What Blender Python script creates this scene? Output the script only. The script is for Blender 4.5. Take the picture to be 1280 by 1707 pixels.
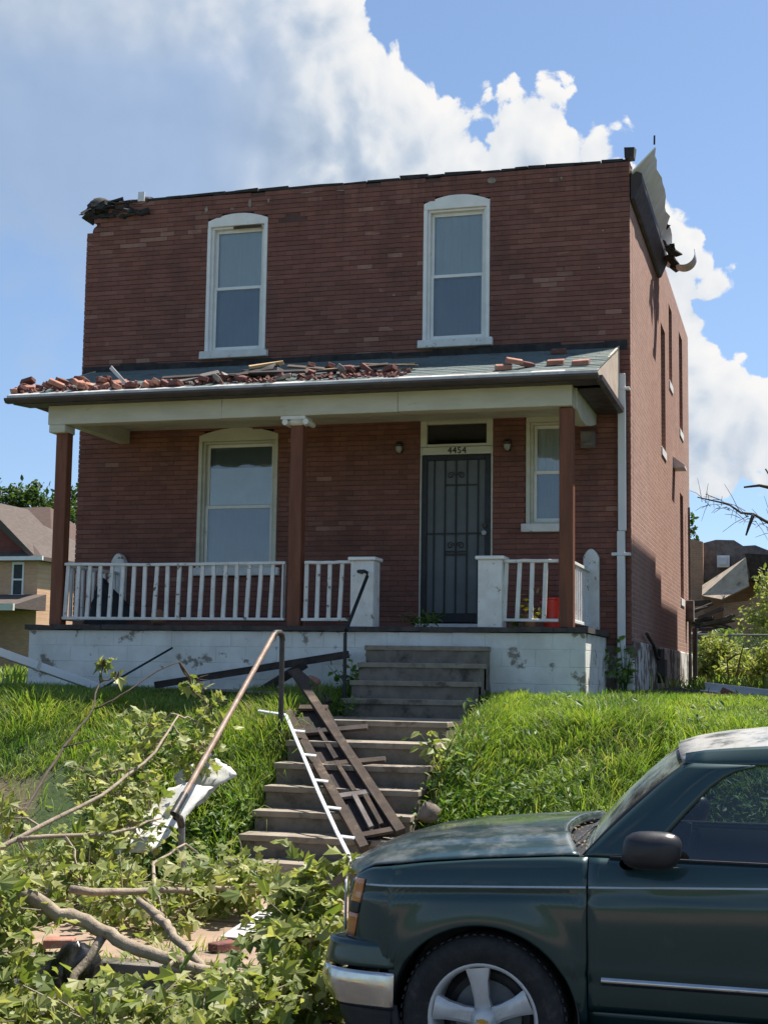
import bpy, bmesh, math, random
import numpy as np
from mathutils import Vector, Matrix, Euler
R = math.radians
random.seed(7)
rng = np.random.default_rng(7)
for o in list(bpy.data.objects): bpy.data.objects.remove(o)
sc = bpy.context.scene
C = bpy.data.collections.new('place'); sc.collection.children.link(C)

# ------------------------------------------------------------------ camera
cam = bpy.data.cameras.new('camera'); camo = bpy.data.objects.new('camera', cam); C.objects.link(camo)
cam.sensor_fit = 'VERTICAL'; cam.sensor_height = 36.0; cam.lens = 36.0 * 2399.03 / 1707.0
cam.clip_start = 0.1; cam.clip_end = 5000
camo.matrix_world = Matrix(((0.96137, 0.01680, 0.27468, 9.937), (0.27491, -0.11049, -0.95510, -18.576), (0.01431, 0.99374, -0.11084, 2.05), (0, 0, 0, 1)))
sc.camera = camo

# ------------------------------------------------------------------ light
SUN_AZ, SUN_EL = R(37), R(61)          # azimuth measured from +Y (behind the house) towards +X
sd = Vector((math.sin(SUN_AZ) * math.cos(SUN_EL), math.cos(SUN_AZ) * math.cos(SUN_EL), math.sin(SUN_EL)))
sun = bpy.data.lights.new('sun', 'SUN'); suno = bpy.data.objects.new('sun', sun); C.objects.link(suno)
sun.energy = 4.5; sun.angle = R(0.53); sun.color = (1.0, 0.94, 0.84)
suno.rotation_euler = sd.to_track_quat('Z', 'Y').to_euler(); suno.location = (12, 10, 30)
sc.view_settings.view_transform = 'Standard'; sc.view_settings.look = 'None'
sc.view_settings.exposure = 1.15; sc.view_settings.gamma = 1.0; sc.view_settings.use_curve_mapping = False
sc.cycles.max_bounces = 6; sc.cycles.diffuse_bounces = 3; sc.cycles.glossy_bounces = 3; sc.cycles.transmission_bounces = 4; sc.cycles.transparent_max_bounces = 12; sc.cycles.caustics_reflective = False; sc.cycles.caustics_refractive = False

# ------------------------------------------------------------------ node helpers
class NT:
    def __init__(s, tree): s.t = tree; s.n = tree.nodes; s.l = tree.links
    def new(s, typ, **kw):
        n = s.n.new(typ)
        for k, v in kw.items(): setattr(n, k, v)
        return n
    def put(s, sock, v):
        if hasattr(v, 'is_output'): s.l.new(v, sock)
        elif v is not None:
            if hasattr(sock.default_value, '__len__') and not hasattr(v, '__len__'): v = [v] * len(sock.default_value)
            if hasattr(sock.default_value, '__len__') and len(sock.default_value) == 4 and len(v) == 3: v = (*v, 1)
            sock.default_value = v
    def math(s, op, a, b=None, c=None, clamp=False):
        n = s.new('ShaderNodeMath', operation=op, use_clamp=clamp)
        for i, v in enumerate((a, b, c)):
            if v is not None: s.put(n.inputs[i], v)
        return n.outputs[0]
    def vm(s, op, a, b=None, c=None):
        n = s.new('ShaderNodeVectorMath', operation=op)
        for i, v in enumerate((a, b, c)):
            if v is not None: s.put(n.inputs[3 if op == 'SCALE' and i == 1 else i], v)
        return n.outputs['Value' if op in ('DISTANCE', 'LENGTH', 'DOT_PRODUCT') else 'Vector']
    def noise(s, vec, scale, detail=3, rough=0.55, dist=0.0, out='Fac', dim='3D'):
        n = s.new('ShaderNodeTexNoise', noise_dimensions=dim)
        if vec is not None: s.l.new(vec, n.inputs['Vector'])
        n.inputs['Scale'].default_value = scale; n.inputs['Detail'].default_value = detail
        n.inputs['Roughness'].default_value = rough; n.inputs['Distortion'].default_value = dist
        return n.outputs[out]
    def voro(s, vec, scale, feature='F1', out='Distance', smooth=0.3, rnd=1.0):
        n = s.new('ShaderNodeTexVoronoi', feature=feature, voronoi_dimensions='2D' if s.t.name == 'cloud_field' else '3D')
        s.l.new(vec, n.inputs['Vector']); n.inputs['Scale'].default_value = scale; n.inputs['Randomness'].default_value = rnd
        if feature == 'SMOOTH_F1': n.inputs['Smoothness'].default_value = smooth
        return n.outputs[out]
    def ramp(s, fac, stops, interp='LINEAR'):
        n = s.new('ShaderNodeValToRGB'); s.l.new(fac, n.inputs[0]); cr = n.color_ramp; cr.interpolation = interp
        while len(cr.elements) < len(stops): cr.elements.new(0.5)
        for e, (p, c) in zip(cr.elements, stops): e.position = p; e.color = (*c, 1) if len(c) == 3 else c
        return n.outputs[0]
    def mix(s, fac, a, b, blend='MIX'):
        n = s.new('ShaderNodeMix', data_type='RGBA', blend_type=blend)
        s.put(n.inputs[0], fac); s.put(n.inputs[6], a); s.put(n.inputs[7], b); return n.outputs[2]
    def mapr(s, v, a, b, c=0.0, d=1.0, interp='SMOOTHSTEP'):
        n = s.new('ShaderNodeMapRange', interpolation_type=interp); s.put(n.inputs[0], v)
        for i, q in enumerate((a, b, c, d)): s.put(n.inputs[i + 1], q)
        return n.outputs[0]
    def comb(s, x, y, z=0.0):
        n = s.new('ShaderNodeCombineXYZ')
        for i, v in enumerate((x, y, z)): s.put(n.inputs[i], v)
        return n.outputs[0]
    def sep(s, v):
        n = s.new('ShaderNodeSeparateXYZ'); s.l.new(v, n.inputs[0]); return n.outputs

# ------------------------------------------------------------------ sky with clouds
w = bpy.data.worlds.new('World'); sc.world = w; w.use_nodes = True
w.cycles.sampling_method = 'MANUAL'; w.cycles.sample_map_resolution = 256
W = NT(w.node_tree); W.n.clear()
SKY = 0.072
sky = W.new('ShaderNodeTexSky', sky_type='NISHITA', sun_disc=False, sun_elevation=SUN_EL, sun_rotation=SUN_AZ, altitude=100, air_density=1.0, dust_density=0.35, ozone_density=2.2)
# cloud field: a function of direction (azimuth, elevation) in degrees, puffs as blobs broken up by noise
cg = bpy.data.node_groups.new('cloud_field', 'ShaderNodeTree')
cg.interface.new_socket('P', in_out='INPUT', socket_type='NodeSocketVector')
cg.interface.new_socket('F', in_out='OUTPUT', socket_type='NodeSocketFloat')
G = NT(cg); gi = G.new('NodeGroupInput'); go = G.new('NodeGroupOutput'); gp = gi.outputs[0]
big = G.noise(gp, 0.20, 2, 0.5, out='Color')
d1 = G.vm('SCALE', G.vm('SUBTRACT', big, (0.5, 0.5, 0.5)), 2.6)
pd = G.vm('ADD', gp, d1)
PUFFS = [(-29.06, 23.94, 6.3), (-23.96, 23.07, 5.68), (-20.25, 22.38, 4.96), (-18.3, 23.97, 2.37), (-17.52, 22.02, 2.98), (-16.74, 20.25, 2.96), (-15.02, 20.72, 2.35), (-13.78, 20.05, 1.85), (-10.22, 21.8, 1.42), (-9.48, 20.78, 1.75), (-10.58, 19.8, 1.95), (-8.51, 19.64, 2.03), (-6.99, 19.25, 1.58), (-21.64, 19.2, 5.41), (-26.99, 20.0, 6.31), (-31.26, 20.71, 5.69), (-4.57, 16.9, 1.29), (-4.82, 15.32, 1.87), (-4.37, 13.23, 1.74), (-3.92, 11.14, 1.84), (-3.01, 9.49, 1.82), (-1.42, 8.99, 1.91), (-5.09, 10.0, 2.54), (-6.5, 8.61, 2.79), (-7.44, 12.38, 3.53), (0.14, 8.49, 1.77), (-31.17, 16.19, 0.6), (-31.84, 16.02, 0.8), (-29.41, 12.8, 0.69), (-29.59, 11.64, 0.65), (-28.56, 11.94, 0.65)]
fld = None
for (a, e, r) in PUFFS:
    d = G.vm('DISTANCE', G.vm('MULTIPLY', pd, (1, 1, 0)), (a, e, 0))
    v = G.math('MULTIPLY_ADD', d, -1.0, r)
    fld = v if fld is None else G.math('SMOOTH_MAX', fld, v, 0.7)
# scattered fair-weather cumulus everywhere else
far = G.math('MULTIPLY', G.math('SUBTRACT', G.noise(gp, 0.045, 3, 0.5), 0.585), 40.0)
gx = G.sep(gp)
keep = G.math('ADD', G.mapr(G.math('ABSOLUTE', G.math('ADD', gx[0], 18.0)), 15.0, 26.0), G.mapr(gx[1], 24.0, 34.0), clamp=True)
far = G.math('ADD', far, G.math('MULTIPLY', G.math('SUBTRACT', keep, 1.0), 30.0))
fld = G.math('MAXIMUM', fld, far)
b1 = G.voro(pd, 0.5); b2 = G.voro(G.vm('ADD', pd, (3.1, 1.7, 0)), 1.25); b3 = G.noise(pd, 1.6, 4, 0.6)
b0 = G.noise(pd, 0.35, 2, 0.5)
fld = G.math('ADD', fld, G.math('MULTIPLY', G.math('SUBTRACT', b0, 0.5), 2.6))
fld = G.math('ADD', fld, G.math('MULTIPLY', G.math('SUBTRACT', 0.42, b1), 1.7))
fld = G.math('ADD', fld, G.math('MULTIPLY', G.math('SUBTRACT', 0.42, b2), 0.75))
fld = G.math('ADD', fld, G.math('MULTIPLY', G.math('SUBTRACT', b3, 0.5), 1.1))
G.l.new(fld, go.inputs[0])
tc = W.new('ShaderNodeTexCoord'); dv = W.vm('NORMALIZE', tc.outputs['Generated']); sx = W.sep(dv)
W.l.new(W.comb(sx[0], sx[1], W.math('MULTIPLY_ADD', W.math('MAXIMUM', sx[2], -0.2), 0.9, 0.09)), sky.inputs['Vector'])
az = W.math('MULTIPLY', W.math('ARCTAN2', sx[0], sx[1]), 57.29578); el = W.math('MULTIPLY', W.math('ARCSINE', sx[2]), 57.29578)
P0 = W.comb(az, el, 0.0)
def field(p):
    n = W.new('ShaderNodeGroup'); n.node_tree = cg; W.l.new(p, n.inputs[0]); return n.outputs[0]
f0 = field(P0); f1 = field(W.vm('ADD', P0, (0.6, 0.8, 0)))
soft = W.noise(P0, 0.11, 2, 0.5)
# crisp edges on the side of the towers that faces the sun, hazy edges on the veiled left side
edge = W.math('ADD', W.mapr(az, -28.0, -19.0, 3.4, 0.22), W.math('MULTIPLY', W.mapr(el, 7.0, 4.0), 1.5))
mask = W.mapr(W.math('DIVIDE', f0, edge), -0.25, 1.0)
lit = W.math('MULTIPLY', W.math('SUBTRACT', f0, f1), W.mapr(az, -27.0, -18.0, 0.09, 0.25))
thin = W.mapr(f0, 0.0, 3.0, 0.22, -0.16)
br = W.math('ADD', W.math('ADD', lit, thin), W.math('ADD', W.math('MULTIPLY', soft, 0.5), 0.22), clamp=True)
veil = W.math('MAXIMUM', W.mapr(az, -24.0, -18.0, 0.30, 1.0), W.math('MULTIPLY', W.mapr(el, 19.5, 24.0), 0.85))
br = W.math('MULTIPLY', br, veil)
ccol = W.ramp(br, [(0.0, (0.42, 0.53, 0.69)), (0.3, (0.56, 0.66, 0.80)), (0.62, (0.86, 0.90, 0.95)), (1.0, (1.05, 1.04, 1.03))])
ccol = W.mix(1.0, ccol, (0.41 / SKY,) * 3, 'MULTIPLY')
mk = W.math('MULTIPLY', W.math('MULTIPLY', mask, W.mapr(el, 1.0, 5.0)), W.math('MAXIMUM', W.mapr(az, -25.0, -18.5, 0.55, 1.0), W.math('MULTIPLY', W.mapr(el, 20.0, 25.0), 0.9)))
skyc = W.mix(mk, sky.outputs[0], ccol)
bg = W.new('ShaderNodeBackground'); W.l.new(skyc, bg.inputs[0]); bg.inputs[1].default_value = SKY
wo = W.new('ShaderNodeOutputWorld'); W.l.new(bg.outputs[0], wo.inputs[0])

# ------------------------------------------------------------------ materials
MATS = {}
def mat(name, c1, c2=None, scale=6.0, rough=0.8, bump=0.0, bscale=60.0, metal=0.0, stain=None, sscale=2.5, slo=0.55, shi=0.7, spec=0.4, stretch=None, coat=0.0, trans=None, detail=4):
    m = bpy.data.materials.new(name); m.use_nodes = True; N = NT(m.node_tree); b = N.n['Principled BSDF']
    pos = N.new('ShaderNodeNewGeometry').outputs['Position']
    if stretch: pos = N.vm('MULTIPLY', pos, stretch)
    f = N.noise(pos, scale, detail, 0.6)
    col = N.mix(N.mapr(f, 0.3, 0.7), c1, c2 or c1)
    if stain: col = N.mix(N.mapr(N.noise(pos, sscale, 6, 0.65), slo, shi), col, stain)
    N.l.new(col, b.inputs['Base Color'])
    b.inputs['Metallic'].default_value = metal; b.inputs['Specular IOR Level'].default_value = spec
    N.put(b.inputs['Roughness'], N.mapr(N.noise(pos, scale * 2.3, 3), 0.25, 0.75, max(rough - 0.12, 0.02), min(rough + 0.1, 1), 'LINEAR'))
    if coat: b.inputs['Coat Weight'].default_value = coat; b.inputs['Coat Roughness'].default_value = 0.04
    if bump:
        bn = N.new('ShaderNodeBump'); bn.inputs['Strength'].default_value = bump; bn.inputs['Distance'].default_value = 0.01
        N.l.new(N.noise(pos, bscale, 5, 0.6), bn.inputs['Height']); N.l.new(bn.outputs[0], b.inputs['Normal'])
    if trans:
        ts = N.new('ShaderNodeBsdfTranslucent'); N.put(ts.inputs[0], trans); mx = N.new('ShaderNodeMixShader'); mx.inputs[0].default_value = 0.4
        N.l.new(b.outputs[0], mx.inputs[1]); N.l.new(ts.outputs[0], mx.inputs[2]); N.l.new(mx.outputs[0], N.n['Material Output'].inputs[0])
    MATS[name] = m; return m

BW, BH, BZ0 = 0.2135, 0.0685, 2.45
def brick_mat(name, pal, dark=(0.075, 0.042, 0.040), light=(0.38, 0.23, 0.18), plight=0.055):
    """real bricks: one colour for each brick, picked from the course and position it lies in"""
    m = bpy.data.materials.new(name); m.use_nodes = True; N = NT(m.node_tree); b = N.n['Principled BSDF']
    pos = N.new('ShaderNodeNewGeometry').outputs['Position']; x, y, z = N.sep(pos)
    row = N.math('FLOOR', N.math('DIVIDE', N.math('SUBTRACT', z, BZ0), BH))
    par = N.math('MULTIPLY', N.math('MODULO', row, 2.0), 0.5)
    colm = N.math('FLOOR', N.math('ADD', N.math('DIVIDE', x, BW), par))
    wn = N.new('ShaderNodeTexWhiteNoise', noise_dimensions='2D'); N.l.new(N.comb(colm, row), wn.inputs['Vector'])
    col = N.ramp(wn.outputs[0], pal)
    # salvaged lighter bricks lie thicker in the upper storey's patches
    patch = N.noise(N.vm('MULTIPLY', pos, (0.6, 0.6, 1.3)), 1.0, 3)
    wn2 = N.new('ShaderNodeTexWhiteNoise', noise_dimensions='3D'); N.l.new(N.comb(colm, row, 5.0), wn2.inputs['Vector'])
    up = N.math('MULTIPLY', N.math('ADD', N.mapr(z, 6.0, 7.6, 0.25, 1.0), N.math('MULTIPLY', N.mapr(x, 2.4, 1.6), N.mapr(z, 7.9, 8.2, 0.0, 2.6))), N.mapr(patch, 0.4, 0.7, 0.15, 2.6))
    col = N.mix(N.math('MULTIPLY', N.math('LESS_THAN', wn2.outputs[0], N.math('MULTIPLY', up, plight)), N.math('MULTIPLY_ADD', wn.outputs[0], 0.5, 0.15)), col, light)
    soot = N.math('MAXIMUM', N.mapr(N.noise(N.vm('MULTIPLY', pos, (1, 1, 0.8)), 0.9, 5, 0.65), 0.47, 0.72), N.math('MULTIPLY', N.mapr(N.noise(N.vm('MULTIPLY', pos, (5, 1, 0.5)), 1.0, 5, 0.7), 0.42, 0.7), N.mapr(z, 7.4, 8.9, 0.1, 1.1)))
    col = N.mix(N.math('MULTIPLY', soot, 0.5), col, dark)
    col = N.mix(0.5, col, N.mix(N.noise(N.vm('MULTIPLY', pos, (1.0, 1, 2.6)), 2.6, 6, 0.65), (0.5, 0.5, 0.52), (1.5, 1.5, 1.48)), 'MULTIPLY')
    col = N.mix(0.35, col, N.mix(N.noise(pos, 45, 4), (0.5, 0.5, 0.5), (1.3, 1.3, 1.3)), 'MULTIPLY')
    N.l.new(col, b.inputs['Base Color']); b.inputs['Roughness'].default_value = 0.85; b.inputs['Specular IOR Level'].default_value = 0.25
    bn = N.new('ShaderNodeBump'); bn.inputs['Strength'].default_value = 0.5; bn.inputs['Distance'].default_value = 0.006
    N.l.new(N.noise(pos, 70, 4, 0.6), bn.inputs['Height']); N.l.new(bn.outputs[0], b.inputs['Normal'])
    MATS[name] = m; return m
PAL = [(0.0, (0.178, 0.080, 0.064)), (0.3, (0.202, 0.089, 0.070)), (0.6, (0.218, 0.095, 0.074)), (0.85, (0.24, 0.11, 0.087)), (1.0, (0.19, 0.09, 0.076))]
brick_mat('front_brick', PAL)
def side_brick(name, c1, c2, mortar, bw=0.21, bh=0.0685, axis='y', fade=None):
    m = bpy.data.materials.new(name); m.use_nodes = True; N = NT(m.node_tree); b = N.n['Principled BSDF']
    pos = N.new('ShaderNodeNewGeometry').outputs['Position']; x, y, z = N.sep(pos)
    t = N.new('ShaderNodeTexBrick'); N.l.new(N.comb(y if axis == 'y' else x, z), t.inputs['Vector'])
    N.put(t.inputs['Color1'], c1); N.put(t.inputs['Color2'], c2); N.put(t.inputs['Mortar'], mortar)
    t.inputs['Scale'].default_value = 1.0; t.inputs['Brick Width'].default_value = bw; t.inputs['Row Height'].default_value = bh
    t.inputs['Mortar Size'].default_value = 0.007; t.inputs['Mortar Smooth'].default_value = 0.3; t.inputs['Bias'].default_value = -0.1
    col = N.mix(0.5, t.outputs[0], N.mix(N.noise(pos, 1.3, 5, 0.65), (0.55, 0.5, 0.5), (1.3, 1.3, 1.3)), 'MULTIPLY')
    col = N.mix(0.4, col, N.mix(N.noise(pos, 38, 4), (0.5, 0.5, 0.5), (1.4, 1.4, 1.4)), 'MULTIPLY')
    N.l.new(col, b.inputs['Base Color']); b.inputs['Roughness'].default_value = 0.9; b.inputs['Specular IOR Level'].default_value = 0.2
    bn = N.new('ShaderNodeBump'); bn.inputs['Strength'].default_value = 0.6; bn.inputs['Distance'].default_value = 0.012
    N.l.new(N.math('ADD', N.math('MULTIPLY', t.outputs[1], -1.0), N.math('MULTIPLY', N.noise(pos, 30, 4), 0.7)), bn.inputs['Height']); N.l.new(bn.outputs[0], b.inputs['Normal'])
    MATS[name] = m; return m
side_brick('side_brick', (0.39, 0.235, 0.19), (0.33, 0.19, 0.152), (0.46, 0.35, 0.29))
side_brick('left_brick', (0.17, 0.06, 0.05), (0.12, 0.045, 0.04), (0.2, 0.13, 0.11))
mat('mortar', (0.115, 0.062, 0.053), (0.09, 0.05, 0.044), 9, 0.95, 0.4, 80)
mat('rubble_core', (0.09, 0.055, 0.05), (0.2, 0.13, 0.11), 14, 0.95, 0.6, 40)
mat('white_paint', (0.80, 0.80, 0.78), (0.72, 0.72, 0.70), 5, 0.5, 0.12, 90, stain=(0.4, 0.38, 0.34), sscale=7, slo=0.62, shi=0.8)
mat('cream_paint', (0.60, 0.60, 0.52), (0.50, 0.50, 0.42), 3, 0.55, 0.1, 70, stain=(0.28, 0.26, 0.2), sscale=4, slo=0.6, shi=0.82, stretch=(0.5, 1, 1.6))
mat('worn_white', (0.72, 0.73, 0.72), (0.6, 0.6, 0.58), 6, 0.6, 0.3, 60, stain=(0.16, 0.12, 0.09), sscale=9, slo=0.6, shi=0.68)
mat('block_paint', (0.75, 0.745, 0.715), (0.60, 0.59, 0.555), 2.5, 0.75, 0.5, 45, stain=(0.25, 0.215, 0.18), sscale=2.6, slo=0.575, shi=0.63)
mat('peeling', (0.68, 0.68, 0.66), (0.55, 0.54, 0.5), 5, 0.8, 0.5, 40, stain=(0.15, 0.11, 0.09), sscale=2.2, slo=0.47, shi=0.54)
mat('brown_wood', (0.13, 0.045, 0.024), (0.19, 0.07, 0.036), 3, 0.65, 0.25, 50, stretch=(6, 6, 0.6))
mat('dark_trim', (0.035, 0.028, 0.028), (0.06, 0.045, 0.042), 5, 0.6, 0.2)
mat('tar', (0.02, 0.02, 0.022), (0.05, 0.045, 0.045), 7, 0.9, 0.5, 40)
mat('gutter_metal', (0.05, 0.04, 0.042), (0.075, 0.06, 0.06), 3, 0.5, 0.05, 30)
mat('drip_edge', (0.62, 0.62, 0.6), (0.42, 0.41, 0.4), 4, 0.45, 0.15, 25, stain=(0.2, 0.18, 0.16), sscale=5)
mat('alu_white', (0.68, 0.70, 0.72), (0.6, 0.62, 0.65), 2, 0.4, 0.03, 20, spec=0.5)
mat('screen_dark', (0.02, 0.024, 0.03), (0.035, 0.04, 0.046), 8, 0.55)
mat('iron_bar', (0.008, 0.009, 0.012), (0.016, 0.017, 0.02), 8, 0.5)
mat('iron_pipe', (0.03, 0.03, 0.033), (0.055, 0.048, 0.045), 12, 0.5, 0.2, 60, stain=(0.13, 0.06, 0.035), sscale=9, slo=0.6, shi=0.75)
mat('rusty_pipe', (0.34, 0.25, 0.19), (0.22, 0.14, 0.1), 10, 0.55, 0.2, 60)
mat('blind', (0.80, 0.82, 0.82), (0.74, 0.76, 0.77), 2, 0.8)
mat('blind_screened', (0.22, 0.25, 0.27), (0.19, 0.22, 0.24), 2, 0.9)
mat('paper', (0.85, 0.86, 0.83), (0.75, 0.77, 0.74), 5, 0.8)
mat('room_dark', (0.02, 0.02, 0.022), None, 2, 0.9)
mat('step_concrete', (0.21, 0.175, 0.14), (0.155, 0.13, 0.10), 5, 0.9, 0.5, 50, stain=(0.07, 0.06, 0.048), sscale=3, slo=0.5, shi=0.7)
mat('tread_concrete', (0.30, 0.255, 0.20), (0.22, 0.185, 0.145), 6, 0.9, 0.5, 50, stain=(0.10, 0.085, 0.065), sscale=4, slo=0.5, shi=0.7)  # paler than the risers: worn edges, plus sun on the nosings put into colour
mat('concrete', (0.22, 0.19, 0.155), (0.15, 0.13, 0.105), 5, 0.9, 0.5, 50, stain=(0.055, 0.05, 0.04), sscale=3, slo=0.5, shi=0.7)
mat('concrete_light', (0.33, 0.235, 0.165), (0.23, 0.165, 0.12), 4, 0.9, 0.4, 60, stain=(0.12, 0.1, 0.075), sscale=2.4, slo=0.55, shi=0.72)
mat('deck', (0.10, 0.10, 0.105), (0.06, 0.06, 0.065), 5, 0.85, 0.4, 40)
mat('deck_edge', (0.045, 0.042, 0.042), (0.08, 0.07, 0.065), 9, 0.9, 0.6, 40)
mat('shingle', (0.15, 0.185, 0.18), (0.105, 0.135, 0.135), 30, 0.95, 0.6, 200, stain=(0.07, 0.08, 0.08), sscale=3)
mat('shingle_b', (0.19, 0.22, 0.20), (0.14, 0.16, 0.15), 30, 0.95, 0.6, 200)
mat('flat_roof', (0.06, 0.06, 0.062), (0.09, 0.085, 0.08), 4, 0.95)
mat('loose_brick', (0.40, 0.19, 0.135), (0.29, 0.125, 0.09), 7, 0.9, 0.5, 60, stain=(0.36, 0.31, 0.27), sscale=11, slo=0.56, shi=0.68)
mat('loose_brick_dark', (0.19, 0.075, 0.06), (0.12, 0.05, 0.045), 7, 0.9, 0.5, 60, stain=(0.25, 0.21, 0.19), sscale=11, slo=0.6, shi=0.7)
mat('mortar_lump', (0.3, 0.26, 0.22), (0.2, 0.16, 0.14), 12, 0.95, 0.5)
mat('fresh_wood', (0.52, 0.36, 0.19), (0.42, 0.27, 0.13), 5, 0.75, 0.2, 60, stretch=(0.4, 3, 3))
mat('old_wood', (0.075, 0.052, 0.038), (0.045, 0.033, 0.026), 6, 0.85, 0.35, 50, stain=(0.15, 0.11, 0.08), sscale=5)
mat('charred_wood', (0.022, 0.017, 0.015), (0.05, 0.035, 0.028), 7, 0.8, 0.35, 50)
mat('grey_board', (0.2, 0.175, 0.16), (0.12, 0.1, 0.095), 6, 0.85, 0.3, 50)
mat('brass_lamp', (0.05, 0.04, 0.03), None, 4, 0.4, metal=0.6)
mat('lamp_glass', (0.35, 0.36, 0.36), None, 4, 0.3)
mat('black_ink', (0.015, 0.015, 0.015), None, 4, 0.6)
def glass_mat(name, tint, refl=1.0, rough=0.02, dust_or_glare=None):
    m = bpy.data.materials.new(name); m.use_nodes = True; N = NT(m.node_tree); N.n.remove(N.n['Principled BSDF'])
    tr = N.new('ShaderNodeBsdfTransparent'); N.put(tr.inputs[0], tint); gl = N.new('ShaderNodeBsdfGlossy'); gl.inputs['Roughness'].default_value = rough
    pos = N.new('ShaderNodeNewGeometry').outputs['Position']; bn = N.new('ShaderNodeBump'); bn.inputs['Strength'].default_value = 0.16; bn.inputs['Distance'].default_value = 0.03
    N.l.new(N.noise(pos, 2.2, 2), bn.inputs['Height']); N.l.new(bn.outputs[0], gl.inputs['Normal'])
    fr = N.new('ShaderNodeFresnel'); fr.inputs[0].default_value = 1.5
    mx = N.new('ShaderNodeMixShader'); N.l.new(N.math('MULTIPLY_ADD', fr.outputs[0], refl, 0.05, clamp=True), mx.inputs[0])
    N.l.new(tr.outputs[0], mx.inputs[1]); N.l.new(gl.outputs[0], mx.inputs[2]); out = mx.outputs[0]
    if dust_or_glare:
        df = N.new('ShaderNodeBsdfDiffuse'); N.put(df.inputs[0], dust_or_glare); m2 = N.new('ShaderNodeMixShader'); N.l.new(N.math('MULTIPLY', N.mapr(N.noise(N.vm('MULTIPLY', pos, (3, 1, 1)), 2.5, 5, 0.65), 0.3, 0.7), 0.55), m2.inputs[0]); N.l.new(out, m2.inputs[1]); N.l.new(df.outputs[0], m2.inputs[2]); out = m2.outputs[0]
    N.l.new(out, N.n['Material Output'].inputs[0])
    MATS[name] = m; return m
glass_mat('window_glass', (0.9, 0.93, 0.94), 1.0)
glass_mat('dark_glass', (0.25, 0.29, 0.33), 1.5)

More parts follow.
